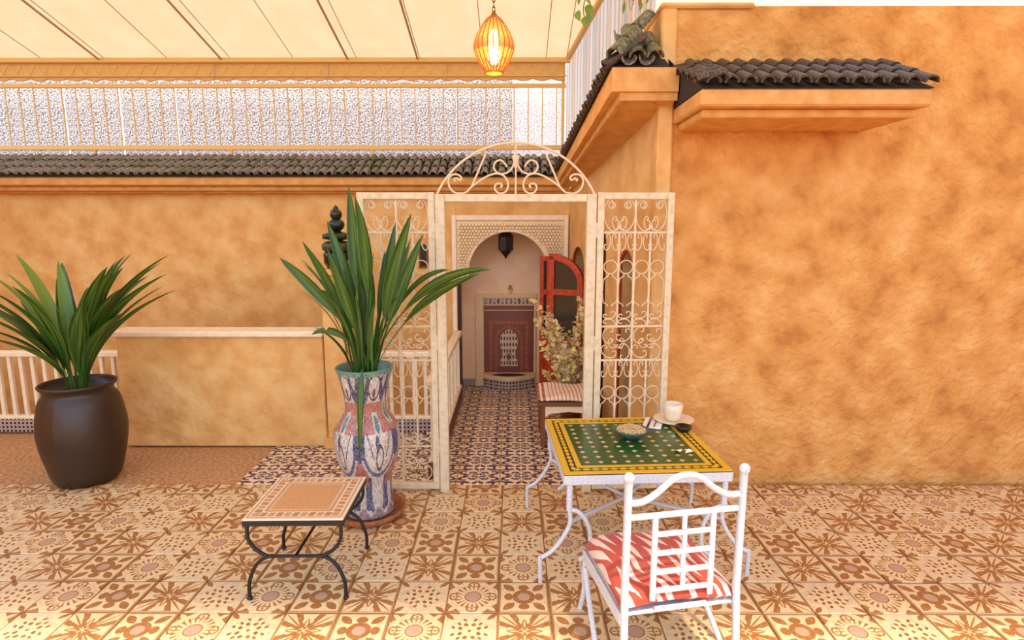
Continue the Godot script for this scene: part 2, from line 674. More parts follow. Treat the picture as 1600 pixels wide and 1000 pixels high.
func cushion_mesh(w: float, d: float, h: float, sag := 0.0) -> Mesh:
	var b := MB.new()
	var n := 14
	b.smooth(1)
	var pt := func(i: int, j: int, top: float) -> Vector3:
		var u := float(i) / n * 2 - 1
		var v := float(j) / n * 2 - 1
		var k := pow(maxf(1.0 - pow(absf(u), 6.0), 0.0), 0.4) * pow(maxf(1.0 - pow(absf(v), 6.0), 0.0), 0.4)
		var wob := 0.012 * sin(u * 4.0 + v * 3.0) * k
		return Vector3(u * w / 2, h / 2 + top * h / 2 * k + wob - sag * u * u * v * v, v * d / 2)
	for i in n:
		for j in n:
			var u0 := float(i) / n
			var u1 := float(i + 1) / n
			var v0 := float(j) / n
			var v1 := float(j + 1) / n
			b.quad(pt.call(i, j + 1, 1.0), pt.call(i + 1, j + 1, 1.0), pt.call(i + 1, j, 1.0), pt.call(i, j, 1.0), Vector2(u0, v1), Vector2(u1, v1), Vector2(u1, v0), Vector2(u0, v0))
			b.quad(pt.call(i, j, -1.0), pt.call(i + 1, j, -1.0), pt.call(i + 1, j + 1, -1.0), pt.call(i, j + 1, -1.0), Vector2(u0, v0), Vector2(u1, v0), Vector2(u1, v1), Vector2(u0, v1))
	return b.done()

# ---------------------------------------------------------------- shared materials
var M := {}

func make_materials() -> void:
	var soft := ntex(noise(5, 0.02, 5), [], [], 512)
	var grit := ntex(noise(6, 0.06, 4), [], [], 512)
	var o1 := Color(0.86, 0.60, 0.29)
	M.plaster = rough_mat(noise(11, 0.009, 6), [Color(0.82, 0.60, 0.33), Color(0.87, 0.67, 0.40), Color(0.90, 0.73, 0.47)], [0.15, 0.5, 0.85], 0.6, 0.9, soft, 1.2)
	M.plaster_rough = rough_mat(noise(12, 0.012, 7), [Color(0.72, 0.47, 0.22), Color(0.81, 0.56, 0.28), Color(0.85, 0.61, 0.33), Color(0.88, 0.67, 0.40)], [0.08, 0.35, 0.62, 0.9], 0.45, 0.95, grit, 1.6)
	M.cornice = rough_mat(noise(13, 0.015, 4), [Color(0.80, 0.56, 0.29), Color(0.87, 0.65, 0.38)], [0.2, 0.8], 0.7, 0.85, soft, 0.5)
	M.pink = rough_mat(noise(14, 0.01, 3), [Color(0.93, 0.77, 0.60), Color(0.95, 0.81, 0.66)], [0.35, 0.65], 0.5, 0.85)
	M.white_trim = rough_mat(noise(15, 0.02, 4), [Color(0.93, 0.84, 0.70), Color(0.96, 0.89, 0.77)], [0.2, 0.7], 1.0, 0.7)
	M.stucco = rough_mat(noise(16, 0.05, 1, FastNoiseLite.TYPE_CELLULAR), [Color(0.95, 0.83, 0.65), Color(0.97, 0.87, 0.71)], [0.2, 0.8], 2.2, 0.8)
	M.gate = rough_mat(noise(17, 0.03, 4), [Color(0.78, 0.69, 0.54), Color(0.85, 0.76, 0.61), Color(0.88, 0.80, 0.66)], [0.1, 0.4, 0.85], 1.0, 0.5)
	M.scroll = mat(Color(0.86, 0.77, 0.62), 0.5)
	M.white_iron = rough_mat(noise(18, 0.05, 4), [Color(0.74, 0.74, 0.74), Color(0.80, 0.81, 0.82), Color(0.85, 0.86, 0.87)], [0.15, 0.4, 0.85], 2.5, 0.45)
	M.black_iron = mat(Color(0.12, 0.12, 0.13), 0.45, 0.3)
	M.ochre_metal = mat(Color(0.86, 0.68, 0.38), 0.5)
	M.grout = rough_mat(noise(19, 0.05, 4), [Color(0.68, 0.49, 0.31), Color(0.78, 0.60, 0.41)], [0.35, 0.65], 1.0, 0.9)
	M.floor_plain = rough_mat(noise(20, 0.03, 5), [Color(0.72, 0.50, 0.31), Color(0.88, 0.74, 0.56)], [0.4, 0.6], 1.2, 0.7)
	M.roof = rough_mat(noise(21, 0.04, 5), [Color(0.24, 0.21, 0.18), Color(0.46, 0.42, 0.37), Color(0.68, 0.63, 0.56)], [0.3, 0.5, 0.75], 2.2, 0.5, grit, 0.3)
	M.roof_green = rough_mat(noise(22, 0.03, 5), [Color(0.20, 0.19, 0.13), Color(0.40, 0.40, 0.28), Color(0.55, 0.53, 0.40)], [0.3, 0.5, 0.75], 2.2, 0.35, grit, 0.3)
	M.roof_dark = rough_mat(noise(23, 0.05, 4), [Color(0.15, 0.12, 0.10), Color(0.32, 0.26, 0.20), Color(0.52, 0.43, 0.35)], [0.35, 0.55, 0.8], 2.5, 0.5)
	M.mortar = mat(Color(0.20, 0.16, 0.13), 0.95)
	M.red_wood = rough_mat(noise(24, 0.02, 4), [Color(0.66, 0.19, 0.05), Color(0.80, 0.29, 0.08)], [0.35, 0.65], 1.5, 0.45)
	M.dark_wood = mat(Color(0.24, 0.10, 0.07), 0.5)
	M.dark_glass = mat(Color(0.16, 0.15, 0.14), 0.12)
	M.brown_wood = mat(Color(0.48, 0.27, 0.12), 0.55)
	M.stone = rough_mat(noise(25, 0.04, 4), [Color(0.87, 0.71, 0.52), Color(0.91, 0.77, 0.59)], [0.35, 0.65], 2.0, 0.7)
	M.leaf = mat(Color.WHITE, 0.38)
	M.leaf.albedo_texture = ntex(noise(26, 0.02, 3), [Color(0.12, 0.24, 0.05), Color(0.20, 0.35, 0.09), Color(0.34, 0.46, 0.15)], [0.3, 0.52, 0.8], 256)
	M.leaf.backlight_enabled = true
	M.leaf.backlight = Color(0.5, 0.6, 0.4)
	M.leaf_light = mat(Color(0.36, 0.48, 0.14), 0.4)
	M.leaf_light.backlight_enabled = true
	M.leaf_light.backlight = Color(0.55, 0.65, 0.4)
	M.leaf_dry = mat(Color(0.52, 0.31, 0.16), 0.7)
	M.vine = mat(Color(0.34, 0.47, 0.12), 0.45)
	M.vine.backlight_enabled = true
	M.vine.backlight = Color(0.6, 0.7, 0.4)
	M.straw = mat(Color(0.72, 0.54, 0.30), 0.8)
	M.pale_leaf = mat(Color(0.95, 0.86, 0.66), 0.65)
	M.yellow_leaf = mat(Color(0.88, 0.82, 0.44), 0.6)
	for m in [M.pale_leaf, M.yellow_leaf]:
		m.backlight_enabled = true
		m.backlight = Color(0.7, 0.7, 0.7)
	M.awning = mat(Color.WHITE, 0.9)
	M.awning.albedo_texture = ntex(noise(27, 0.01, 4), [Color(0.93, 0.79, 0.59), Color(0.95, 0.82, 0.64)], [0.2, 0.8], 512)
	M.awning.uv1_triplanar = true
	M.awning.uv1_world_triplanar = true
	M.awning.uv1_scale = Vector3.ONE * 0.5
	M.awning.backlight_enabled = true
	M.awning.backlight = Color(0.8, 0.8, 0.8)
	M.valance = mat(Color(0.92, 0.74, 0.42), 0.85)
	M.valance.backlight_enabled = true
	M.valance.backlight = Color(0.5, 0.5, 0.5)
	M.sheet = mat(Color.WHITE, 0.6)
	M.sheet.albedo_texture = ntex(noise(28, 0.05, 6), [Color(0.42, 0.39, 0.36), Color(0.74, 0.72, 0.70), Color(0.94, 0.93, 0.92)], [0.28, 0.46, 0.64], 512)
	M.sheet.uv1_triplanar = true
	M.sheet.uv1_world_triplanar = true
	M.sheet.uv1_scale = Vector3.ONE * 1.7
	M.sheet.backlight_enabled = true
	M.sheet.backlight = Color.WHITE
	M.sheet_white = M.sheet.duplicate()
	M.sheet_white.albedo_texture = ntex(noise(35, 0.05, 6), [Color(0.66, 0.66, 0.66), Color(0.90, 0.90, 0.90), Color(0.96, 0.96, 0.96)], [0.22, 0.42, 0.6], 512)
	M.strip_white = mat(Color(0.78, 0.80, 0.82), 0.6)
	M.strip_blue = mat(Color(0.52, 0.59, 0.64), 0.6)
	M.strip_cream = mat(Color(0.74, 0.62, 0.42), 0.6)
	for m in [M.strip_white, M.strip_blue, M.strip_cream]:
		m.backlight_enabled = true
		m.backlight = Color(0.8, 0.8, 0.8)
	M.sheet_white.backlight_enabled = true
	M.sheet_white.backlight = Color.WHITE
	M.porcelain = mat(Color(0.92, 0.84, 0.71), 0.2)
	M.porcelain.clearcoat_enabled = true
	M.porcelain.clearcoat = 0.5
	M.steel = mat(Color(0.62, 0.58, 0.53), 0.25, 0.9)
	M.napkin = mat(Color(0.94, 0.90, 0.84), 0.9)
	M.teal = mat(Color(0.24, 0.38, 0.33), 0.25)
	M.nut = mat(Color(0.80, 0.66, 0.46), 0.7)
	M.terracotta = rough_mat(noise(29, 0.03, 4), [Color(0.55, 0.30, 0.15), Color(0.68, 0.41, 0.23)], [0.35, 0.65], 2.0, 0.75)
	M.glaze = mat(Color(0.07, 0.12, 0.07), 0.25)
	M.glaze_light = mat(Color(0.17, 0.24, 0.09), 0.3)
	M.glaze_black = mat(Color(0.05, 0.045, 0.04), 0.25)
	M.glaze_brown = mat(Color(0.20, 0.13, 0.08), 0.4)
	M.yellow_tile = rough_mat(noise(30, 0.12, 3), [Color(0.74, 0.52, 0.06), Color(0.90, 0.70, 0.12), Color(0.95, 0.80, 0.26)], [0.3, 0.5, 0.72], 3.0, 0.3)
	M.green_tile = rough_mat(noise(31, 0.10, 3), [Color(0.06, 0.17, 0.05), Color(0.13, 0.30, 0.08), Color(0.22, 0.40, 0.13)], [0.3, 0.5, 0.75], 3.0, 0.22)
	M.dark_tile = rough_mat(noise(32, 0.10, 2), [Color(0.07, 0.08, 0.03), Color(0.18, 0.20, 0.07)], [0.35, 0.65], 3.0, 0.35)
	M.star_tile = mat(Color(0.83, 0.72, 0.52), 0.35)
	M.star_pink = mat(Color(0.80, 0.58, 0.42), 0.35)
	M.beige_tile = rough_mat(noise(33, 0.10, 3), [Color(0.74, 0.50, 0.30), Color(0.86, 0.66, 0.44)], [0.35, 0.65], 2.5, 0.5)
	M.white_tile = mat(Color(0.90, 0.82, 0.70), 0.4)
	M.rattan = mat(Color(0.82, 0.45, 0.12), 0.7)
	M.rattan.backlight_enabled = true
	M.rattan.backlight = Color(0.5, 0.5, 0.5)
	M.rattan_dark = mat(Color(0.58, 0.32, 0.10), 0.7)
	M.chain = mat(Color(0.42, 0.28, 0.16), 0.5, 0.6)
	M.brass = mat(Color(0.62, 0.44, 0.16), 0.35, 0.8)
	M.bulb = mat(Color(1.0, 0.93, 0.78), 0.4)
	M.bulb.emission_enabled = true
	M.bulb.emission = Color(1.0, 0.86, 0.60)
	M.bulb.emission_energy_multiplier = 8.0
	M.blue_mosaic = rough_mat(noise(34, 0.12, 2, FastNoiseLite.TYPE_CELLULAR), [Color(0.86, 0.83, 0.80), Color(0.80, 0.77, 0.76), Color(0.24, 0.24, 0.42)], [0.2, 0.45, 0.55], 2.6, 0.4)
	var cell := noise(40, 0.19, 1, FastNoiseLite.TYPE_CELLULAR)
	cell.cellular_return_type = FastNoiseLite.RETURN_CELL_VALUE
	var edge := noise(40, 0.19, 1, FastNoiseLite.TYPE_CELLULAR)
	edge.cellular_return_type = FastNoiseLite.RETURN_DISTANCE2_SUB
	M.vase = printed(picture(640, 512, func(u, v): return vase_print(u, v, cell, edge)), 0.3)
	var wear := noise(41, 0.035, 4)
	M.tiles = []
	for k in 4:
		M.tiles.append(printed(picture(208, 208, func(u, v): return tile_print(k, u, v, wear)), 0.42))
	M.purple = printed(picture(208, 208, func(u, v): return purple_print(u, v, wear)), 0.35)
	var zr := Color(0.50, 0.11, 0.06)
	M.zellige = printed(picture(320, 320, func(u, v): return zellige_print(u, v, zr, Color(0.10, 0.10, 0.20), Color(0.66, 0.36, 0.20), 14.0)), 0.25)
	M.zellige_rust = printed(picture(256, 256, func(u, v): return zellige_print(u, v, Color(0.62, 0.26, 0.09), Color(0.33, 0.09, 0.06), Color(0.74, 0.48, 0.28), 8.0)), 0.25)
	M.zellige_white = printed(picture(256, 256, func(u, v): return zellige_print(u, v, Color(0.88, 0.77, 0.62), Color(0.30, 0.22, 0.24), Color(0.50, 0.20, 0.12), 6.0)), 0.25)
	M.zellige_blue = printed(picture(320, 160, func(u, v): return zellige_print(u * 2.0, v, Color(0.76, 0.70, 0.64), Color(0.17, 0.16, 0.27), Color(0.32, 0.15, 0.14), 6.0)), 0.25)
	M.stripes = printed(picture(320, 320, func(u, v): return stripe_print(u, v)), 0.9)
	M.stripes.rim_enabled = true
	M.stripes.rim = 0.4
	M.cloth = printed(picture(320, 128, func(u, v): return cloth_print(u, v)), 0.9)

# ---------------------------------------------------------------- gate
func gate_leaf(at: Vector3, turn: float, mirror: float, label: String) -> void:
	var g := thing("gate_leaf", label, "gate", at, turn, "white iron gate leaves")
	# hinge edge at x = 0, the leaf runs along mirror * x
	var w := 0.525
	var x := func(a: float) -> float: return a * mirror
	for s in [[0.024, "stile"], [w - 0.024, "stile"]]:
		var b := MB.new()
		b.box(Vector3(x.call(s[0]), 1.065, 0), Vector3(0.046, 2.11, 0.04), 0.004)
		obj(s[1], b, M.gate, g)
	for y in [2.096, 0.034]:
		var b := MB.new()
		b.box(Vector3(x.call(w / 2), y, 0), Vector3(w - 0.09, 0.046, 0.038), 0.004)
		obj("frame_rail", b, M.gate, g)
	for y in [1.853, 1.205, 0.964, 0.33]:
		var b := MB.new()
		b.box(Vector3(x.call(w / 2), y, 0), Vector3(w - 0.09, 0.014, 0.014), 0.002)
		obj("bar", b, M.gate, g)
	var iw := w - 0.094
	var x0 := 0.047
	var cw := iw / 4.0
	for k in [1, 2, 3]:
		for yy in [[1.205, 1.853], [0.33, 0.964]]:
			var b := MB.new()
			b.box(Vector3(x.call(x0 + cw * k), (yy[0] + yy[1]) / 2, 0), Vector3(0.013 if k != 2 else 0.016, yy[1] - yy[0], 0.013), 0.002)
			obj("bar", b, M.gate, g)
	for yy in [[0.964, 1.205], [1.853, 2.075], [0.057, 0.33]]:
		var b := MB.new()
		b.box(Vector3(x.call(x0 + cw * 2), (yy[0] + yy[1]) / 2, 0), Vector3(0.014, yy[1] - yy[0], 0.013), 0.002)
		obj("bar", b, M.gate, g)
	var cs: Mesh = M.c_small
	var cb: Mesh = M.c_big
	var ss: Mesh = M.s_big
	for k in 4:
		var cx: float = x.call(x0 + cw * (k + 0.5))
		for top in [1.853, 0.964]:
			# a pair of scrolls back to back under the bar
			put("scroll", cs, M.scroll, g, Transform3D(Basis.IDENTITY.scaled(Vector3(-0.9, 1, 1)), Vector3(cx - 0.026, top - 0.065, 0)))
			put("scroll", cs, M.scroll, g, Transform3D(Basis.IDENTITY.scaled(Vector3(0.9, 1, 1)), Vector3(cx + 0.026, top - 0.065, 0)))
			put("ring", M.ring, M.scroll, g, Transform3D(Basis.IDENTITY, Vector3(cx, top - 0.235, 0)))
			put("flare", M.flare, M.scroll, g, Transform3D(Basis.IDENTITY, Vector3(cx, top - 0.283, 0)))
		put("ring", M.ring_small, M.scroll, g, Transform3D(Basis.IDENTITY, Vector3(cx, 2.035, 0)))
		put("flare", M.flare, M.scroll, g, Transform3D(Basis.IDENTITY.scaled(Vector3(1, -0.8, 1)), Vector3(cx, 1.345, 0)))
		for bot in [1.205, 0.33]:
			for s in [-1.0, 1.0]:
				put("scroll", M.c_foot, M.scroll, g, Transform3D(Basis(Vector3.BACK, PI / 2).scaled(Vector3(1, s, 1)), Vector3(cx, bot + 0.053 + s * 0.027, 0)))
	for k in 2:
		var cx: float = x.call(x0 + cw * (2 * k + 1))
		for s in [-1.0, 1.0]:
			put("scroll", ss, M.scroll, g, Transform3D(Basis.IDENTITY.scaled(Vector3(-s, 1, 1)), Vector3(cx + s * cw * 0.52, 1.966, 0)))
			put("scroll", cs, M.scroll, g, Transform3D(Basis.IDENTITY.scaled(Vector3(-s, 0.8, 1)), Vector3(cx + s * 0.025, 1.915, 0)))
			for t in [-1.0, 1.0]:
				put("scroll", cb, M.scroll, g, Transform3D(Basis(Vector3.BACK, PI / 2 * s * t * 0.35).scaled(Vector3(-s, 1, 1)), Vector3(cx + s * cw * 0.5, 1.085 + t * 0.058, 0)))
				put("scroll", cb, M.scroll, g, Transform3D(Basis.IDENTITY.scaled(Vector3(-s, 1, 1)), Vector3(cx + s * cw * 0.5, 0.19 + t * 0.062, 0)))
			put("scroll", M.c_foot, M.scroll, g, Transform3D(Basis.IDENTITY.scaled(Vector3(-s, 0.8, 1)), Vector3(cx + s * 0.03, 1.085, 0)))
			put("scroll", M.c_foot, M.scroll, g, Transform3D(Basis.IDENTITY.scaled(Vector3(s, 0.8, 1)), Vector3(cx + s * 0.03, 0.19, 0)))

func gate() -> void:
	M.c_small = c_scroll(0.046, 0.11)
	M.c_big = c_scroll(0.085, 0.108)
	M.c_foot = c_scroll(0.05, 0.085)
	M.s_big = c_scroll(0.10, 0.205)
	M.ring = ring_mesh(0.046)
	M.ring_small = ring_mesh(0.022, 0.004)
	var fb := MB.new()
	for s in [-1.0, 1.0]:
		fb.tube(spline([Vector3(s * 0.012, 0, 0), Vector3(s * 0.02, -0.018, 0), Vector3(s * 0.042, -0.035, 0), Vector3(s * 0.05, -0.075, 0), Vector3(s * 0.051, -0.12, 0)], 4), 0.0044, 5)
	M.flare = fb.done()
	var g := thing("gateway", "white iron gateway frame topped by a scrolled arch across the tiled passage", "gateway", Vector3(0.012, 0, -4.05))
	for s in [-1.0, 1.0]:
		var b := MB.new()
		b.box(Vector3(s * 0.512, 1.06, 0), Vector3(0.066, 2.12, 0.06), 0.005)
		obj("post", b, M.gate, g)
		var h := MB.new()
		for y in [0.35, 1.1, 1.88]:
			h.tube([Vector3(s * 0.549, y - 0.05, 0.018), Vector3(s * 0.549, y + 0.05, 0.018)], 0.009, 6)
		obj("hinge", h, M.gate, g)
	var lb := MB.new()
	lb.box(Vector3(0, 2.094, 0), Vector3(0.958, 0.052, 0.056), 0.004)
	obj("lintel", lb, M.gate, g)
	var arch := MB.new()
	var pts := []
	for i in 31:
		var a := lerpf(-1.12, 1.12, i / 30.0)
		pts.append(Vector3(sin(a) * 0.59, 2.455 - 0.595 + cos(a) * 0.595, 0))
	arch.tube(pts, 0.009, 6)
	obj("arch_bar", arch, M.scroll, g)
	var low := [Vector2(-0.405, 0.085), Vector2(-0.413, 0.096), Vector2(-0.398, 0.104), Vector2(-0.378, 0.093), Vector2(-0.366, 0.099), Vector2(-0.37, 0.117), Vector2(-0.396, 0.13), Vector2(-0.431, 0.124), Vector2(-0.452, 0.093), Vector2(-0.446, 0.048), Vector2(-0.416, 0.013), Vector2(-0.379, 0.005), Vector2(-0.334, 0.012), Vector2(-0.297, 0.048), Vector2(-0.223, 0.1), Vector2(-0.17, 0.126), Vector2(-0.126, 0.135), Vector2(-0.081, 0.121), Vector2(-0.053, 0.078), Vector2(-0.059, 0.028), Vector2(-0.088, 0.006), Vector2(-0.122, 0.01), Vector2(-0.141, 0.037), Vector2(-0.133, 0.063), Vector2(-0.107, 0.07), Vector2(-0.092, 0.055), Vector2(-0.103, 0.042)]
	var up := [Vector2(-0.059, 0.178), Vector2(-0.072, 0.2), Vector2(-0.1, 0.222), Vector2(-0.135, 0.21), Vector2(-0.147, 0.175), Vector2(-0.126, 0.143), Vector2(-0.088, 0.133), Vector2(-0.044, 0.149), Vector2(-0.018, 0.186), Vector2(-0.005, 0.234)]
	var curl := MB.new()
	var curl2 := MB.new()
	var lift := func(a: Array, s: float) -> Array: return a.map(func(p): return Vector3(p.x * s, p.y + 2.12, 0))
	for s in [-1.0, 1.0]:
		var b := MB.new()
		b.tube(spline(lift.call(low, s), 4), 0.0075, 6)
		obj("scroll", b, M.scroll, g)
		b = MB.new()
		b.tube(spline(lift.call(up, s), 4), 0.007, 6)
		obj("scroll", b, M.scroll, g)
		b = MB.new()
		b.tube([Vector3(s * 0.297, 2.168, 0), Vector3(s * 0.2, 2.385, 0)], 0.0075, 6)
		obj("stay", b, M.scroll, g)
	var mid := MB.new()
	mid.tube([Vector3(0, 2.12, 0), Vector3(0, 2.455, 0)], 0.007, 6)
	mid.lathe([Vector2(0.0, 2.27), Vector2(0.014, 2.30), Vector2(0.018, 2.33), Vector2(0.028, 2.37), Vector2(0.0, 2.385)], 10)
	obj("spindle", mid, M.scroll, g)
	gate_leaf(Vector3(-0.535, 0.012, -4.045), 0.0, -1.0, "white scrolled iron gate leaf left of the passage, half behind the palm")
	gate_leaf(Vector3(0.562, 0.012, -4.045), 0.04, 1.0, "white scrolled iron gate leaf right of the passage, against the ochre wall")

# ---------------------------------------------------------------- setting
func arched_notch(a: float, b: float, spring: float) -> Array:
	var o := [Vector2(a, 0), Vector2(a, spring)]
	var r := (b - a) / 2
	for i in range(1, 12):
		var t := PI - PI * i / 12
		o.append(Vector2((a + b) / 2 + cos(t) * r, spring + sin(t) * r))
	o.append(Vector2(b, spring)); o.append(Vector2(b, 0))
	return o

func aim(z: Vector3, up := Vector3.UP) -> Basis:
	z = z.normalized()
	var x := up.cross(z).normalized()
	return Basis(x, z.cross(x), z)

func setting() -> void:
	# ground: slab pieces round a stair well on the left
	var b := MB.new()
	b.span(-6.2, 6.2, -0.2, -0.012, -4.157, 4.5)
	b.span(-0.62, 1.3, -0.2, -0.012, -7.2, -4.157)
	b.span(-6.2, -0.62, -0.2, -0.012, -5.35, -4.157)
	b.span(-6.2, -0.62, -2.7, -2.5, -6.7, -5.2)
	var floor_ := struct("floor", b, M.grout)
	var tile := MB.new()
	tile.box(Vector3(0, -0.01, 0), Vector3(0.257, 0.02, 0.257), 0.0)
	var tm := tile_mesh(0.257, 0.257)
	var tm_part := tile_mesh(0.257, 0.158)
	var seq := [[3, 0, 1, 2], [0, 3, 2, 1], [1, 2, 3, 0], [2, 1, 0, 3], [3, 0, 1, 2], [2, 3, 2, 1], [3, 1, 3, 0]]
	for row in 7:
		for i in range(-15, 15):
			var z := -2.407 - 0.264 * row - 0.132
			var x := -0.08 + 0.264 * i + 0.132
			if absf(x) > 3.98 * (absf(z) + 0.35) / 4.4 + 0.15:
				continue
			var kind: int = seq[row][posmod(i + 40, 4)]
			var flip := PI / 2 * ((row * 3 + i * 5) % 4)
			if row == 6:
				put("floor_tile", tm_part, M.tiles[kind], floor_, place(Vector3(x, rng.randf_range(-0.0008, 0.0008), -3.991 - 0.083)))
			else:
				put("floor_tile", tm, M.tiles[kind], floor_, place(Vector3(x, rng.randf_range(-0.0008, 0.0008), z), flip))
	# nearer than the frame's lower edge the floor goes on with the same tiles
	for row in 2:
		for i in range(-8, 9):
			put("floor_tile", tm, M.tiles[posmod(i + row * 2, 4)], floor_, place(Vector3(-0.08 + 0.264 * i + 0.132, 0, -2.407 + 0.264 * row + 0.132)))
	var pm := tile_mesh(0.324, 0.304)
	for row in 9:
		for k in range(-5, 4):
			var x := -0.107 + 0.33 * k - 0.165
			var z := -4.157 - 0.31 * row - 0.155
			if k < -1 and row > 3 or x > 0.95:
				continue
			put("passage_tile", pm, M.purple, floor_, place(Vector3(x, rng.randf_range(-0.001, 0.001), z)))

	# back wall with the arched opening, and the shallow fountain alcove behind it
	b = MB.new()
	b.span(-6.2, -0.625, -2.6, 2.4, -6.7, -6.45, 0.005)
	b.span(0.55, 1.4, -0.2, 2.4, -6.7, -6.45, 0.005)
	b.span(-0.625, 0.55, 1.9, 2.4, -6.7, -6.452)
	struct("wall_back", b, M.plaster)
	b = MB.new()
	b.span(-0.9, 0.9, -0.1, 2.3, -7.15, -6.95)
	b.span(-0.9, -0.62, -0.1, 2.3, -6.95, -6.7)
	b.span(0.62, 0.9, -0.1, 2.3, -6.95, -6.7)
	b.span(-0.9, 0.9, 2.2, 2.4, -7.1, -6.7)
	struct("wall_alcove", b, M.pink)
	b = MB.new()
	b.span(-0.618, -0.47, 0, 0.085, -6.949, -6.93, 0.004)
	b.span(-0.619, -0.605, 0, 0.085, -6.93, -6.71, 0.004)
	struct("baseboard_alcove", b, M.zellige_blue)
	# carved plaster arch with its plain white border
	var arch := PackedVector2Array([Vector2(-0.625, 1.345), Vector2(-0.625, 1.972), Vector2(0.545, 1.972), Vector2(0.545, 1.345)])
	for i in 25:
		var a := lerpf(-0.18, PI + 0.18, i / 24.0)
		arch.append(Vector2(-0.06 + cos(a) * 0.43, 1.42 + sin(a) * 0.43))
	b = MB.new()
	b.prism(arch, -6.66, -6.425)
	var ar := struct("trim_1", b, M.stucco)
	ar.set_meta("label", "carved white plaster horseshoe arch")
	b = MB.new()
	b.span(-0.672, -0.622, 0, 2.03, -6.47, -6.40, 0.006)
	b.span(0.54, 0.588, 0, 2.03, -6.47, -6.40, 0.006)
	b.span(-0.622, 0.54, 1.972, 2.03, -6.47, -6.40, 0.006)
	obj("border", b, M.white_trim, ar)
	b = MB.new()
	b.span(-0.62, -0.612, 1.345, 1.965, -6.43, -6.415, 0.002)
	b.span(0.53, 0.536, 1.345, 1.965, -6.43, -6.415, 0.002)
	b.span(-0.612, 0.53, 1.957, 1.965, -6.43, -6.415, 0.002)
	var arc := []
	for i in 25:
		var a := lerpf(-0.18, PI + 0.18, i / 24.0)
		arc.append(Vector3(-0.06 + cos(a) * 0.44, 1.42 + sin(a) * 0.44, -6.424))
	b.tube(arc, 0.007, 5)
	obj("fillet", b, M.white_trim, ar)
	# carved star-and-hexagon relief, too fine to pick apart
	b = MB.new()
	var star := PackedVector2Array()
	for k in 16:
		star.append(Vector2(cos(TAU * k / 16), sin(TAU * k / 16)) * (0.018 if k % 2 == 0 else 0.0095))
	for iy in 18:
		for ix in 34:
			var at := Vector2(-0.595 + 0.0345 * ix + (0.01725 if iy % 2 else 0.0), 1.365 + 0.033 * iy)
			if at.x > 0.525 or at.y > 1.95 or at.distance_to(Vector2(-0.06, 1.42)) < 0.458 or (at.y < 1.42 and absf(at.x + 0.06) < 0.44):
				continue
			var t := Transform3D(Basis(Vector3.BACK, 0.2 * ix), Vector3(at.x, at.y, 0))
			b.prism(star, -6.43, -6.402, t)
	var carving := obj("carving", b, M.stucco, ar)
	carving.set_meta("kind", "stuff")
	b = MB.new()
	b.span(-0.624, -0.598, 0, 1.345, -6.70, -6.46, 0.004)
	obj("jamb_edge", b, M.dark_wood, ar)

	# cornice under the back eave
	b = MB.new()
	b.span(-6.2, 0.55, 2.325, 2.415, -6.5, -6.17, 0.012)
	b.span(-6.2, 0.58, 2.275, 2.328, -6.5, -6.25, 0.01)
	b.span(-6.2, 0.6, 2.255, 2.275, -6.5, -6.33, 0.004)
	struct("trim_2", b, M.cornice)
	b = MB.new()                                                       # terrace deck behind the tiles
	b.span(-6.2, 6.2, 2.4, 2.66, -9.0, -6.62)
	struct("floor_terrace", b, M.cornice)
	# tiled eave
	var eave := thing("tiled_eave", "long eave of grey-green barrel roof tiles above the arched back wall", "roof", Vector3(0, 0, 0))
	b = MB.new()
	b.quad(Vector3(-6.2, 2.42, -6.13), Vector3(0.6, 2.42, -6.13), Vector3(0.6, 2.665, -6.64), Vector3(-6.2, 2.665, -6.64))
	b.quad(Vector3(-6.2, 2.412, -6.13), Vector3(-6.2, 2.412, -6.64), Vector3(0.6, 2.412, -6.64), Vector3(0.6, 2.412, -6.13))
	b.quad(Vector3(-6.2, 2.412, -6.13), Vector3(0.6, 2.412, -6.13), Vector3(0.6, 2.42, -6.13), Vector3(-6.2, 2.42, -6.13))
	obj("mortar_bed", b, M.mortar, eave)
	var cover := barrel(0.040, 0.2)
	for i in 71:
		for row in 3:
			var t := 0.185 * row
			var p := Vector3(0.40 - 0.0872 * i, 2.425 + t * 0.433, -6.10 - t * 0.90)
			put("roof_tile", cover, M.roof if rng.randf() < 0.75 else M.roof_green, eave, Transform3D(aim(Vector3(rng.randf_range(-0.04, 0.04), -0.36, 0.93)), p + Vector3(rng.randf_range(-0.004, 0.004), rng.randf_range(0, 0.005), 0)))

	# right wall of the passage
	var frame := Transform3D(Basis(Vector3(0.1865, 0, 0.9825), Vector3.UP, Vector3(-0.9825, 0, 0.1865)), Vector3(0.593, 0, -6.45))
	var poly := [Vector2(0, 0)]
	for n in [[0.14, 0.57, 1.49], [0.68, 1.21, 1.715], [1.52, 1.84, 1.56]]:
		poly.append_array(arched_notch(n[0], n[1], n[2]))
	poly.append_array([Vector2(2.26, 0), Vector2(2.26, 2.70), Vector2(0, 2.30)])
	b = MB.new()
	b.prism(PackedVector2Array(poly), -0.22, 0.0, frame)
	struct("wall_passage", b, M.plaster)
	var nth := 2
	for n in [[0.14, 0.57, 1.49, 0.10], [0.68, 1.21, 1.715, 0.12], [1.52, 1.84, 1.56, 0.12]]:
		var rim := MB.new()
		var outer := arched_notch(n[0] - 0.001, n[1] + 0.001, n[2])
		var path := []
		for q in outer:
			path.append(frame * Vector3(q.x, maxf(q.y, 0.0), -0.02))
		rim.tube(path, 0.014, 6)
		var d := struct("door_%d" % nth, rim, M.red_wood)
		var pan := MB.new()
		pan.prism(PackedVector2Array(arched_notch(n[0], n[1], n[2])), -0.19, -0.15, frame)
		obj("panel", pan, M.door_dark, d)
		var bat := MB.new()
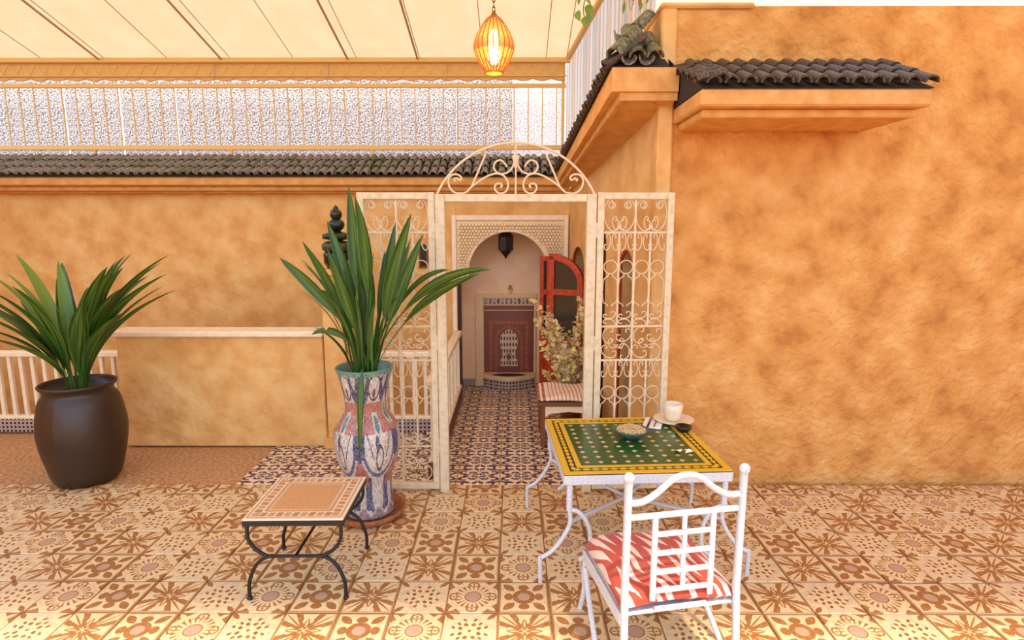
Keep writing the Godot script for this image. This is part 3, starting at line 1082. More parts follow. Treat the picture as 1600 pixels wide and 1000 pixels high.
		for k in 3:
			var yy := 0.35 + 0.45 * k
			bat.prism(PackedVector2Array([Vector2(n[0], yy), Vector2(n[1], yy), Vector2(n[1], yy + 0.06), Vector2(n[0], yy + 0.06)]), -0.15, -0.125, frame)
		obj("rail", bat, M.dark_wood, d)
		nth += 1
	# eave of the right wall: cornice, mouldings, tiles
	var ef := Vector3(0.43, 2.42, -6.2)
	var en := Vector3(0.64, 2.93, -4.05)
	var wf := Vector3(0.68, 2.42, -6.2)
	var wn := Vector3(1.06, 2.93, -4.05)
	b = MB.new()
	var prof := [[1.0, 0.0], [1.0, 1.0], [0.86, 1.0], [0.86, 1.35], [0.78, 1.35], [0.78, 1.1], [0.0, 1.5], [0.0, 0.0]]
	var sec := func(e: Vector3, w: Vector3, hgt: float) -> Array:
		return prof.map(func(q): return w.lerp(e, q[0]) - Vector3(0, q[1] * hgt, 0))
	var wc := Vector3(1.06, 2.93, -4.20)
	var secs := [sec.call(ef, wf, 0.085), sec.call(en, wc, 0.15), sec.call(Vector3(1.08, 2.93, -4.05), Vector3(1.08, 2.93, -4.21), 0.15)]
	for g in 2:
		for i in prof.size():
			var j := (i + 1) % prof.size()
			b.quad(secs[g][i], secs[g + 1][i], secs[g + 1][j], secs[g][j])
	for i in range(1, prof.size() - 1):
		b.tri(secs[2][0], secs[2][i + 1], secs[2][i])
	struct("trim_3", b, M.cornice)
	var side := thing("tiled_side_eave", "raking eave of dark barrel roof tiles along the right passage wall", "roof", Vector3.ZERO)
	b = MB.new()
	var tf := Vector3(0.82, 2.62, -6.2)
	var tn := Vector3(1.0, 3.17, -4.42)
	b.quad(ef, en, tn, tf)
	b.tri(en, Vector3(1.02, 2.93, -4.05), tn)
	b.quad(Vector3(1.02, 2.93, -4.05), Vector3(1.02, 2.9, -4.4), tn, tn)
	b.quad(tf, tn, wn, wf)
	obj("mortar_bed", b, M.mortar, side)
	var small := barrel(0.044, 0.18)
	var small_pan := barrel(0.036, 0.18, true)
	for i in 27:
		var t := (i + 0.5) / 27.0
		var e := ef.lerp(en, t)
		var up := tf.lerp(tn, t) - e
		var ax := Vector3(-up.x, -up.y, 0).normalized()
		for row in 2:
			put("roof_tile", small, M.roof_dark, side, Transform3D(aim(ax), e + Vector3(-0.035, 0.016, 0) - ax * 0.14 * row + Vector3(rng.randf_range(-0.008, 0.008), rng.randf_range(-0.006, 0.008), 0)))
		put("roof_tile", small_pan, M.roof_dark, side, Transform3D(aim(ax), ef.lerp(en, (i + 1.0) / 27.0) + Vector3(-0.045, 0.022, 0)))
	var big := barrel(0.058, 0.2)
	var pan_ := barrel(0.052, 0.2, true)
	for row in 3:
		var ax := Vector3(0, -0.58, 0.81)
		var off := -ax * 0.15 * row
		for k in 2:
			if row < 3 - k:
				put("roof_tile", big, M.roof_green, side, Transform3D(aim(ax), Vector3(0.80 + 0.115 * k, 2.985, -4.03) + off))
		for k in 2:
			put("roof_tile", pan_, M.roof, side, Transform3D(aim(ax), Vector3(0.745 + 0.115 * k, 2.985, -4.02) + off))
		var hip := Vector3(-0.42, -0.5, 0.42).normalized()
		put("roof_tile", big, M.roof_green, side, Transform3D(aim(hip), Vector3(0.645, 2.99, -4.02) - hip * 0.16 * row))

	# wall that faces us on the right, with its rough plaster
	b = MB.new()
	b.span(1.085, 6.2, -0.2, 3.36, -4.7, -4.215)
	var wr := struct("wall_right", b, M.plaster_rough)
	b = MB.new()
	b.span(0.985, 1.09, -0.2, 3.34, -4.72, -4.185, 0.012)
	b.span(0.975, 1.6, 3.34, 3.375, -4.73, -4.18, 0.012)
	obj("corner_pier", b, M.plaster, wr)
	# tiled canopy on that wall
	var can := thing("tiled_canopy", "small tile-edged plaster canopy high on the rough ochre wall at right", "canopy", Vector3(1.09, 0, -4.215))
	b = MB.new()
	b.span(0.0, 1.35, 2.60, 2.70, 0.0, 0.62, 0.012)
	b.span(0.04, 1.31, 2.55, 2.60, 0.0, 0.54, 0.008)
	obj("soffit", b, M.cornice, can)
	b = MB.new()
	b.prism(PackedVector2Array([Vector2(0, 2.70), Vector2(0.63, 2.70), Vector2(0, 2.98)]), 0.0, 1.35, Transform3D(Basis(Vector3(0, 0, 1), Vector3.UP, Vector3(-1, 0, 0)), Vector3(1.35, 0, 0)))
	obj("mortar_bed", b, M.mortar, can)
	for i in 13:
		for row in 3:
			var ax := Vector3(0, -0.41, 0.91)
			put("roof_tile", small, M.roof_dark, can, Transform3D(aim(ax), Vector3(0.06 + 0.104 * i, 2.72, 0.66) - ax * 0.2 * row))
	for k in 5:
		put("roof_tile", small, M.roof_dark, can, Transform3D(aim(Vector3(-1, -0.25, 0)), Vector3(-0.035, 2.735 + 0.045 * (4 - k), 0.62 - 0.13 * (4 - k))))

	# walls that close the court at both sides, out of the frame
	b = MB.new()
	b.span(-6.4, -6.2, -2.6, 2.7, -6.7, 4.5)
	struct("wall_left", b, M.plaster)
	b = MB.new()
	b.span(6.2, 6.4, -0.2, 3.0, -4.7, 4.5)
	struct("wall_far_right", b, M.plaster)

func tile_mesh(w: float, d: float) -> Mesh:
	var b := MB.new()
	var c := 0.004
	var hw := w / 2
	var hd := d / 2
	var vz := (1.0 - d / w) if d < w * 0.7 else 0.0
	b.quad(Vector3(-hw + c, 0, hd - c), Vector3(hw - c, 0, hd - c), Vector3(hw - c, 0, -hd + c), Vector3(-hw + c, 0, -hd + c), Vector2(0.01, 0.99), Vector2(0.99, 0.99), Vector2(0.99, maxf(vz, 0.01)), Vector2(0.01, maxf(vz, 0.01)))
	var o := [Vector3(-hw, -0.004, hd), Vector3(hw, -0.004, hd), Vector3(hw, -0.004, -hd), Vector3(-hw, -0.004, -hd)]
	var i := [Vector3(-hw + c, 0, hd - c), Vector3(hw - c, 0, hd - c), Vector3(hw - c, 0, -hd + c), Vector3(-hw + c, 0, -hd + c)]
	var uv := [Vector2(0.01, 0.99), Vector2(0.99, 0.99), Vector2(0.99, 0.01), Vector2(0.01, 0.01)]
	for k in 4:
		var n := (k + 1) % 4
		b.quad(o[k], o[n], i[n], i[k], uv[k], uv[n], uv[n], uv[k])
		b.quad(o[k] + Vector3(0, -0.012, 0), o[n] + Vector3(0, -0.012, 0), o[n], o[k], uv[k], uv[n], uv[n], uv[k])
	return b.done()

# ---------------------------------------------------------------- overhead
func overhead() -> void:
	var aw := thing("awning", "large cream fabric awning stretched over the courtyard with a scalloped yellow edge", "awning", Vector3.ZERO)
	var top := func(z: float) -> float: return 3.68 + 0.268 * (z + 6.6)
	var zs := func(x: float) -> float: return maxf(-6.6, minf(-6.63 + (x - 0.558) / 0.2155, -4.45))
	var near_z := AWNING_NEAR
	var xs := [-6.2]
	for i in range(-7, 3):
		xs.append(-0.33 + 0.67 * i if i < 2 else 0.9)
	xs.append(0.558)
	xs.append(1.45)
	xs.sort()
	for k in 8:
		xs.append(1.95 + 0.6 * k)
	for i in xs.size() - 1:
		var a: float = xs[i]
		var c: float = xs[i + 1]
		if c - a < 0.05:
			continue
		var b := MB.new()
		var n := 10
		var p := func(x: float, k: int) -> Vector3:
			var z: float = lerpf(zs.call(x), near_z, float(k) / n)
			return Vector3(x, top.call(z), z)
		for k in n:
			b.quad(p.call(a, k), p.call(c, k), p.call(c, k + 1), p.call(a, k + 1))
		obj("fabric_panel", b, M.awning, aw)
		if i > 0:
			var s := MB.new()
			var thick := 0.004
			s.tube([Vector3(a, top.call(zs.call(a)) - 0.012, zs.call(a)), Vector3(a, top.call(near_z) - 0.012, near_z)], thick, 6)
			obj("seam", s, M.brown_seam, aw)
	for x in [-1.02, -1.76, -3.1, -4.4]:
		var s := MB.new()
		s.tube([Vector3(x, top.call(-6.6) - 0.03, -6.6), Vector3(x, top.call(near_z) - 0.03, near_z)], 0.011, 8)
		obj("support_pole", s, M.brown_seam, aw)
	var e := MB.new()                                           # beam along the raking right edge
	e.tube([Vector3(0.57, top.call(-6.6) - 0.02, -6.6), Vector3(0.558 + 0.2155 * (near_z + 6.63), top.call(near_z) - 0.02, near_z)], 0.03, 4)
	obj("edge_beam", e, M.ochre_metal, aw)
	var bm := MB.new()
	bm.span(-6.2, 0.6, 3.625, 3.675, -6.63, -6.57, 0.006)
	obj("edge_beam", bm, M.ochre_metal, aw)
	bm = MB.new()
	bm.span(-6.2, 0.56, 3.49, 3.505, -6.62, -6.60, 0.003)
	var n2 := 46
	for k in n2:
		var x0 := -6.2 + 6.75 * k / n2
		var x1 := -6.2 + 6.75 * (k + 0.5) / n2
		var x2 := -6.2 + 6.75 * (k + 1) / n2
		bm.tube([Vector3(x0, 3.505, -6.61), Vector3(x1, 3.625, -6.61), Vector3(x2, 3.505, -6.61)], 0.006, 4)
	obj("lattice_truss", bm, M.ochre_metal, aw)
	var po := PackedVector2Array([Vector2(0.55, 3.63), Vector2(-6.2, 3.63)])
	var steps := 430
	var trim := []
	for k in steps + 1:
		var x := -6.2 + 6.75 * k / steps
		var y := 3.462 - 0.018 * absf(sin((x + 6.2) / 0.2 * PI)) * 1.3 + 0.012
		po.append(Vector2(x, y))
		if k % 2 == 0:
			trim.append(Vector3(x, y, -6.63))
	var vl := MB.new()
	vl.prism(po, -6.646, -6.642)
	obj("valance", vl, M.valance, aw)
	vl = MB.new()
	vl.tube(trim, 0.006, 4)
	obj("valance_piping", vl, M.brown_seam, aw)
	for x in [-1.99, -0.72, -3.2]:
		var s := MB.new()
		s.tube([Vector3(x + 0.02, 3.63, -6.6), Vector3(x, 3.43, -6.6)], 0.004, 5)
		obj("cord", s, M.brown_seam, aw)

	# terrace railing with its bars
	var rl := thing("terrace_railing", "ochre metal terrace railing of thin upright bars before white sheeting", "railing", Vector3(0, 2.66, -6.655))
	for y in [[0.745, 0.04], [0.10, 0.05]]:
		var b := MB.new()
		b.box(Vector3(-2.82, y[0], 0), Vector3(6.76, y[1], 0.04), 0.004)
		obj("rail", b, M.ochre_metal, rl)
	var bar := MB.new()
	bar.box(Vector3(0, 0, 0), Vector3(0.011, 0.61, 0.011), 0.002)
	var bmesh := bar.done()
	for k in 43:
		put("bar", bmesh, M.ochre_metal, rl, place(Vector3(0.46 - 0.153 * k, 0.423, 0)))
	for x in [-6.1, -4.6, -3.1, -1.55, -0.35, 0.53]:
		var b := MB.new()
		b.box(Vector3(x, 0.51 if x > 0.5 else 0.04, 0), Vector3(0.03, 1.03 if x > 0.5 else 0.08, 0.03), 0.003)
		obj("post", b, M.ochre_metal, rl)
	# sheeting behind it, hung in strips
	var sh := thing("terrace_screen", "translucent speckled white sheeting hung behind the ochre terrace railing", "screen", Vector3(0, 0, -6.8))
	for k in 11:
		var x1 := 0.60 - 0.62 * k
		var b := MB.new()
		b.smooth(1)
		for q in 12:
			var xa := x1 - 0.62 * q / 12.0
			var xb := x1 - 0.62 * (q + 1) / 12.0
			var za := 0.012 * sin(q * 1.9 + k)
			var zb := 0.012 * sin((q + 1) * 1.9 + k)
			b.quad(Vector3(xb, 2.66, zb), Vector3(xa, 2.66, za), Vector3(xa, 3.75, za), Vector3(xb, 3.75, zb))
		obj("sheet_strip", b, M.sheet if k > 0 else M.sheet_white, sh)
	# corrugated side screen above the right eave
	var ss := thing("side_screen", "tall white ribbed plastic screen above the raking tiles at right", "screen", Vector3.ZERO)
	var b2 := [MB.new(), MB.new(), MB.new()]
	var rb := MB.new()
	var n3 := 120
	var sp := func(k: int) -> Vector3:
		var z := lerpf(-6.75, -4.62, float(k) / n3)
		return Vector3(0.60 + 0.2155 * (z + 6.63) + 0.014 * sin(k * 1.26), 0, z)
	for k in n3:
		var a: Vector3 = sp.call(k)
		var c: Vector3 = sp.call(k + 1)
		var ya: float = top.call(a.z)
		var yc: float = top.call(c.z)
		var l := 2.55 + 0.22 * (a.z + 6.75)
		b2[[0, 0, 1, 0, 2, 0, 0, 1, 0, 2, 2][(k * 7) % 11]].quad(Vector3(a.x, l, a.z), Vector3(c.x, l, c.z), Vector3(c.x, yc, c.z), Vector3(a.x, ya, a.z))
		if k % 5 == 2:
			rb.tube([Vector3(a.x - 0.012, l, a.z), Vector3(a.x - 0.012, ya, a.z)], 0.006, 4)
	for k in 3:
		obj("sheeting", b2[k], [M.strip_white, M.strip_blue, M.strip_cream][k], ss)
	var ribs := obj("ribs", rb, M.rib, ss)
	ribs.set_meta("kind", "stuff")
	# pale wall of the upper floor behind the pier
	var uw := MB.new()
	uw.span(1.06, 6.2, 3.3, 4.6, -5.4, -5.2)
	struct("wall_upper", uw, M.white_trim)

	# pendant lamp
	var c := Vector3(-0.148, 0, -4.6)
	var pl := thing("pendant_lamp", "glowing orange rattan pendant lamp on a chain under the cream awning", "lamp", c)
	var pr := [Vector2(0.064, 3.03), Vector2(0.088, 3.07), Vector2(0.118, 3.12), Vector2(0.142, 3.18), Vector2(0.148, 3.215), Vector2(0.140, 3.255), Vector2(0.115, 3.31), Vector2(0.085, 3.36), Vector2(0.055, 3.40), Vector2(0.022, 3.425)]
	var lb := MB.new()
	for k in 22:
		var a := TAU * k / 22
		lb.tube(pr.map(func(q): return Vector3(sin(a) * (q.x + 0.002), q.y, cos(a) * (q.x + 0.003))), 0.0038, 4)
	obj("rib", lb, M.rattan_dark, pl)
	lb = MB.new()
	for i in 62:
		var t := i / 61.0 * 8.99
		var q: Vector2 = pr[int(t)].lerp(pr[int(t) + 1], t - int(t))
		var ring := []
		for k in 28:
			ring.append(Vector3(sin(TAU * k / 28) * (q.x + 0.003), q.y, cos(TAU * k / 28) * (q.x + 0.003)))
		lb.tube(ring, 0.0026 if i > 0 else 0.007, 4, true)
	obj("shade", lb, M.rattan, pl)
	lb = MB.new()
	lb.lathe([Vector2(0, 3.34), Vector2(0.022, 3.33), Vector2(0.024, 3.43), Vector2(0.01, 3.46), Vector2(0, 3.46)], 14)
	obj("holder", lb, M.brass, pl)
	lb = MB.new()
	lb.lathe([Vector2(0, 3.09), Vector2(0.025, 3.095), Vector2(0.044, 3.13), Vector2(0.046, 3.19), Vector2(0.036, 3.27), Vector2(0.02, 3.33), Vector2(0, 3.335)], 18)
	obj("bulb", lb, M.bulb, pl)
	lb = MB.new()
	for k in 20:
		var y := 3.47 + 0.036 * k
		var ring := []
		for q in 10:
			var a := TAU * q / 10
			var off := Vector3(cos(a) * 0.010, sin(a) * 0.024, 0)
			ring.append(Vector3(0, y, 0) + (off if k % 2 == 0 else Vector3(0, off.y, off.x)))
		lb.tube(ring, 0.004, 4, true)
	obj("chain", lb, M.chain, pl)
	var om := OmniLight3D.new()
	om.name = "lamp_glow"
	om.position = Vector3(0, 3.19, 0)
	om.light_color = Color(1.0, 0.80, 0.50)
	om.light_energy = 0.3
	om.light_size = 0.03
	om.omni_range = 12.0
	om.omni_attenuation = 2.0
	om.shadow_enabled = true
	pl.add_child(om, true)

	# creeper hanging in from above
	var vn := thing("hanging_creeper", "green leafy creeper tip hanging in front of the white side screen", "creeper", Vector3(0.52, 3.38, -4.62))
	var vb := MB.new()
	vb.tube(spline([Vector3(0.02, 0.62, -0.02), Vector3(0.03, 0.3, 0.0), Vector3(-0.01, 0.12, 0), Vector3(0.0, 0.02, 0.01)], 6), 0.004, 5)
	obj("stem", vb, M.leaf_light, vn)
	for k in 15:
		var t := k / 14.0
		var at := Vector3(0.05 * sin(k * 2.4), 0.04 + 0.42 * t, 0.03 * cos(k * 1.7))
		put("leaf", M.ovate, M.vine, vn, Transform3D(Basis.from_euler(Vector3(rng.randf_range(-0.9, 0.3), rng.randf_range(-1.2, 1.2), rng.randf_range(-0.8, 0.8) + PI)).scaled(Vector3.ONE * rng.randf_range(0.06, 0.085)), at))
	var dn := thing("dried_creeper", "dry straw-coloured creeper stalks hanging beside the top of the ochre pier", "creeper", Vector3(0.86, 3.36, -4.5))
	for k in 9:
		var s := MB.new()
		var x := 0.02 * k - 0.08
		s.tube(spline([Vector3(x, 0.6, 0), Vector3(x + 0.02 * sin(k * 3.0), 0.35, 0.02), Vector3(x + 0.05 * sin(k * 1.3), 0.1 + 0.03 * (k % 4), 0.03)], 5), 0.004, 5)
		obj("stalk", s, M.straw, dn)
		put("leaf", M.ovate, M.straw if k % 2 else M.vine, dn, Transform3D(Basis.from_euler(Vector3(0.4, k * 1.1, PI + 0.3 * sin(k * 2.0))).scaled(Vector3(0.03, 0.09, 0.05)), Vector3(x + 0.05 * sin(k * 1.3), 0.12 + 0.03 * (k % 4), 0.03)))

func ovate_mesh() -> Mesh:                                       # leaf of length 1 along y
	var b := MB.new()
	b.smooth(1)
	var prev := []
	for i in 7:
		var t := i / 6.0
		var w := 0.42 * sin(PI * pow(t, 0.75)) + 0.004
		var z := -0.25 * t * t
		var row := [Vector3(-w, t, z + w * 0.3), Vector3(0, t, z), Vector3(w, t, z + w * 0.3)]
		if i > 0:
			for j in 2:
				b.quad(prev[j], prev[j + 1], row[j + 1], row[j])
		prev = row
	return b.done()

# ---------------------------------------------------------------- passage
func passage() -> void:
	# wall fountain
	var f := thing("wall_fountain", "mosaic tiled wall fountain with a stone basin at the end of the passage", "fountain", Vector3(-0.06, 0, -6.95))
	var b := MB.new()
	b.span(-0.40, -0.30, 0, 1.12, 0.0, 0.03, 0.006)
	b.span(0.30, 0.325, 0, 1.12, 0.0, 0.03, 0.006)
	b.span(-0.30, 0.30, 1.07, 1.12, 0.0, 0.03, 0.006)
	obj("plaster_surround", b, M.stone, f)
	b = MB.new()
	uv_slab(b, -0.295, 0.295, 0.12, 0.925, 0.022)
	obj("mosaic_back", b, M.zellige, f)
	b = MB.new()
	uv_slab(b, -0.295, 0.295, 0.99, 1.07, 0.03)
	var fr := obj("frieze", b, M.zellige_blue, f)
	b = MB.new()
	for k in 7:
		var x := -0.252 + 0.084 * k
		var po := PackedVector2Array([Vector2(x - 0.03, 1.022), Vector2(x + 0.03, 1.022), Vector2(x + 0.03, 1.042)])
		for j in range(1, 6):
			po.append(Vector2(x + 0.03 * cos(PI * j / 6), 1.042 + 0.018 * sin(PI * j / 6)))
		po.append(Vector2(x - 0.03, 1.042))
		b.prism(po, 0.03, 0.035)
	obj("arched_tile", b, M.zellige_white, fr)
	b = MB.new()
	uv_slab(b, -0.295, 0.295, 0.93, 0.985, 0.028)
	obj("frieze", b, M.zellige, f)
	b = MB.new()
	b.span(-0.297, 0.297, 0.922, 0.932, 0.0, 0.036, 0.003)
	b.span(-0.297, 0.297, 0.983, 0.992, 0.0, 0.038, 0.003)
	obj("fillet", b, M.stone, f)
	b = MB.new()
	for s in [-1.0, 1.0]:
		b.span(s * 0.215 - 0.022, s * 0.215 + 0.022, 0.17, 0.80, 0.0, 0.03, 0.002)
	b.span(-0.193, 0.193, 0.757, 0.80, 0.0, 0.03, 0.002)
	obj("inner_border", b, M.zellige_rust, f)
	var niche := func(w: float, h0: float, h1: float) -> PackedVector2Array:
		var p := PackedVector2Array([Vector2(-w, h0), Vector2(w, h0), Vector2(w, h1)])
		for j in range(1, 12):
			p.append(Vector2(w * cos(PI * j / 12), h1 + w * sin(PI * j / 12)))
		p.append(Vector2(-w, h1))
		return p
	b = MB.new()
	b.prism(niche.call(0.165, 0.17, 0.58), 0.0, 0.028)
	obj("arch_field", b, M.zellige_rust, f)
	b = MB.new()
	b.prism(niche.call(0.132, 0.17, 0.575), 0.0, 0.034)
	obj("arch_field", b, M.zellige, f)
	b = MB.new()                                                       # waisted white panel in the middle
	var wp := PackedVector2Array()
	for i in 25:
		var t := i / 24.0
		wp.append(Vector2(0.105 * (0.72 + 0.28 * absf(cos(t * PI * 1.5))) * (sqrt(maxf(1.0 - pow(maxf(t - 0.75, 0) * 4, 2.0), 0.0))), 0.25 + 0.45 * t))
	for i in range(23, -1, -1):
		wp.append(Vector2(-wp[i].x, wp[i].y))
	b.prism(wp, 0.0, 0.04)
	obj("star_panel", b, M.zellige_white, f)
	b = MB.new()
	b.tube(spline([Vector3(0, 0.37, 0.03), Vector3(0, 0.38, 0.09), Vector3(0, 0.365, 0.12), Vector3(0, 0.335, 0.125)], 4), 0.011, 8)
	b.tube([Vector3(-0.03, 0.41, 0.075), Vector3(0.03, 0.41, 0.075)], 0.006, 6)
	b.tube([Vector3(0, 0.38, 0.075), Vector3(0, 0.412, 0.075)], 0.006, 6)
	obj("tap", b, M.brass, f)
	# basin: bowed front, stone rim with a hollow
	var bow := func(inset: float) -> PackedVector2Array:
		var p := PackedVector2Array([Vector2(0.30 - inset, 0.0), Vector2(0.30 - inset, -0.12)])
		for j in range(1, 14):
			var t := j / 14.0
			p.append(Vector2(lerpf(0.28, -0.28, t) * (1.0 - inset * 1.5), -0.15 - 0.12 * pow(sin(PI * t), 1.3) + inset))
		p.append(Vector2(-0.30 + inset, -0.12)); p.append(Vector2(-0.30 + inset, 0.0))
		return p
	var flat := Transform3D(Basis(Vector3.RIGHT, Vector3(0, 0, -1), Vector3.UP), Vector3.ZERO)
	b = MB.new()
	b.prism(bow.call(0.012), 0.0, 0.125, flat)
	obj("basin_front", b, M.zellige_front, f)
	b = MB.new()
	var outer: PackedVector2Array = bow.call(0.0)
	var cut := PackedVector2Array()
	for j in 20:
		cut.append(Vector2(0.20 * cos(TAU * j / 20), -0.14 + 0.09 * sin(TAU * j / 20)))
	for half in 2:                                                     # two halves round the hollow
		var p := PackedVector2Array()
		for q in outer:
			if (q.x >= -0.001) == (half == 0):
				p.append(q)
		if half == 0:
			p.append(Vector2(0, -0.27))
			for j in range(15, 26):
				p.append(cut[j % 20])
			p.append(Vector2(0, 0))
		else:
			p.append(Vector2(0, 0))
			for j in range(5, 16):
				p.append(cut[j])
			p.insert(0, Vector2(0, -0.27))
		b.prism(p, 0.125, 0.17, flat)
	obj("basin_rim", b, M.stone, f)
	b = MB.new()
	b.prism(cut, 0.126, 0.163, flat)
	obj("water", b, M.door_dark, f)
	# small ornament on top
	var o := thing("gilded_ornament", "small golden flower ornament standing on top of the wall fountain", "ornament", Vector3(-0.045, 1.12, -6.93))
	b = MB.new()
	b.lathe([Vector2(0, 0), Vector2(0.022, 0), Vector2(0.018, 0.012), Vector2(0.01, 0.02), Vector2(0.02, 0.04), Vector2(0.022, 0.05), Vector2(0.0, 0.055)], 12)
	obj("base", b, M.stone, o)
	for k in 7:
		put("petal", M.ovate, M.brass, o, Transform3D(Basis(Vector3.BACK, (k - 3) * 0.45).scaled(Vector3(0.03, 0.065, 0.03)), Vector3(0, 0.048, 0)))
	# dark hanging lantern
	var l := thing("hanging_lantern", "dark pierced metal lantern hanging in the fountain arch", "lantern", Vector3(-0.09, 0, -6.56))
	b = MB.new()
	var six := 8
	b.lathe([Vector2(0.0, 1.55), Vector2(0.012, 1.57), Vector2(0.02, 1.585), Vector2(0.055, 1.62), Vector2(0.06, 1.635), Vector2(0.082, 1.65), Vector2(0.082, 1.79), Vector2(0.088, 1.80), Vector2(0.06, 1.84), Vector2(0.03, 1.87), Vector2(0.0, 1.885)], six, Vector3.ZERO, false)
	obj("body", b, M.dark_wood2, l)
	b = MB.new()
	for k in six:
		var a := TAU * (k + 0.5) / six
		b.box(Vector3(sin(a) * 0.076, 1.72, cos(a) * 0.076), Vector3(0.035, 0.09, 0.008), 0.002, Basis(Vector3.UP, a))
	obj("pane", b, M.dark_glass, l)
	b = MB.new()
	b.tube([Vector3(0, 1.88, 0), Vector3(0, 2.2, 0)], 0.006, 6)
	obj("rod", b, M.black_iron, l)

	# red arched double door, opened into the passage
	var d := MB.new()
	var w := 0.385
	var fr0 := Transform3D(Basis(Vector3.UP, -0.50), Vector3(0.375, 0, -6.2))
	var arcp := func(r0: float, r1: float) -> PackedVector2Array:
		var p := PackedVector2Array()
		for j in 13:
			var t := PI / 2 * j / 12
			p.append(Vector2(sin(t) * w * r0, 1.33 + cos(t) * 0.30 * r0))
		for j in range(12, -1, -1):
			var t := PI / 2 * j / 12
			p.append(Vector2(sin(t) * w * r1, 1.33 + cos(t) * (0.30 - (1 - r1) * w)))
		return p
	d.prism(arcp.call(1.0, 0.84), -0.02, 0.02, fr0)
	for q in [[0.0, 0.06, 0.01, 1.60], [w - 0.06, w, 0.01, 1.335]]:
		d.prism(PackedVector2Array([Vector2(q[0], q[2]), Vector2(q[1], q[2]), Vector2(q[1], q[3]), Vector2(q[0], q[3])]), -0.02, 0.02, fr0)
	for q in [[1.20, 1.26], [0.66, 0.74], [0.01, 0.13]]:
		d.prism(PackedVector2Array([Vector2(0.06, q[0]), Vector2(w - 0.06, q[0]), Vector2(w - 0.06, q[1]), Vector2(0.06, q[1])]), -0.018, 0.018, fr0)
	d.prism(PackedVector2Array([Vector2(0.06, 0.13), Vector2(w - 0.06, 0.13), Vector2(w - 0.06, 0.66), Vector2(0.06, 0.66)]), -0.008, 0.008, fr0)
	var door := struct("door_1", d, M.red_wood)
	door.set_meta("label", "red arched door leaf with dark panes, opened into the passage")
	b = MB.new()
	b.prism(PackedVector2Array([Vector2(0.06, 0.74), Vector2(w - 0.06, 0.74), Vector2(w - 0.06, 1.20), Vector2(0.06, 1.20)]), -0.004, 0.004, fr0)
	obj("pane", b, M.dark_glass, door)
	b = MB.new()
	var pp := PackedVector2Array([Vector2(0.06, 1.26), Vector2(w - 0.062, 1.26), Vector2(w - 0.062, 1.33)])
	for j in range(11, -1, -1):
		var t := PI / 2 * j / 12
		pp.append(Vector2(maxf(sin(t) * (w - 0.062), 0.06), 1.33 + cos(t) * 0.238))
	b.prism(pp, -0.004, 0.004, fr0)
	obj("pane", b, M.dark_glass, door)
	var fr1 := Transform3D(Basis(Vector3.UP, 0.15), Vector3(0.275, 0, -6.19))
	b = MB.new()
	for q in [[0.0, 0.035, 0.01, 1.60], [0.068, 0.10, 0.01, 1.60]]:
		b.prism(PackedVector2Array([Vector2(q[0], q[2]), Vector2(q[1], q[2]), Vector2(q[1], q[3]), Vector2(q[0], q[3])]), -0.02, 0.02, fr1)
	for q in [[1.55, 1.60], [1.20, 1.25], [0.68, 0.74], [0.01, 0.12]]:
		b.prism(PackedVector2Array([Vector2(0.035, q[0]), Vector2(0.068, q[0]), Vector2(0.068, q[1]), Vector2(0.035, q[1])]), -0.018, 0.018, fr1)
	b.prism(PackedVector2Array([Vector2(0.035, 0.12), Vector2(0.068, 0.12), Vector2(0.068, 0.68), Vector2(0.035, 0.68)]), -0.008, 0.008, fr1)
	var leaf2 := obj("narrow_leaf", b, M.red_wood, door)
	b = MB.new()
	for q in [[0.74, 1.20], [1.25, 1.55]]:
		b.prism(PackedVector2Array([Vector2(0.035, q[0]), Vector2(0.068, q[0]), Vector2(0.068, q[1]), Vector2(0.035, q[1])]), -0.004, 0.004, fr1)
	obj("pane", b, M.dark_glass, leaf2)

	# bench with a striped cloth
	var s := thing("bench", "low carved wooden bench beside the passage, partly behind the gate post", "bench", Vector3(0.48, 0, -5.16))
	for x in [-0.225, 0.225]:
		for z in [-0.225, 0.225]:
			b = MB.new()
			b.box(Vector3(x, 0.19, z), Vector3(0.045, 0.38, 0.045), 0.006)
			obj("leg", b, M.brown_wood, s)
	for z in [-0.235, 0.235]:
		b = MB.new()
		b.prism(PackedVector2Array([Vector2(-0.21, 0.38), Vector2(-0.21, 0.27), Vector2(-0.17, 0.30), Vector2(-0.1, 0.31), Vector2(0, 0.32), Vector2(0.1, 0.31), Vector2(0.17, 0.30), Vector2(0.21, 0.27), Vector2(0.21, 0.38)]), z - 0.012, z + 0.012)
		obj("apron", b, M.stucco, s)
	b = MB.new()
	b.box(Vector3(0, 0.391, 0), Vector3(0.53, 0.038, 0.54), 0.008)
	obj("seat", b, M.brown_wood, s)
	b = MB.new()
	b.box(Vector3(0, 0.10, 0), Vector3(0.45, 0.02, 0.45), 0.004)
	obj("shelf", b, M.brown_wood, s)
	var cu := put("striped_pad", cushion_mesh(0.55, 0.56, 0.04), M.cloth, self, place(Vector3(0.48, 0.411, -5.16)))
	tag(cu, "cream and red striped seat pad lying on the low bench", "cushion")
	# leafy dried bush behind it, in a clay pot
	var p := thing("flower_bush", "pale cream and yellow-green leafy bush in a pot behind the bench", "plant", Vector3(0.56, 0, -5.63))
	b = MB.new()
	b.lathe([Vector2(0, 0), Vector2(0.09, 0), Vector2(0.115, 0.2), Vector2(0.125, 0.24), Vector2(0.105, 0.24), Vector2(0.10, 0.2), Vector2(0, 0.2)], 20)
	obj("pot", b, M.terracotta, p)
	b = MB.new()
	var tips := []
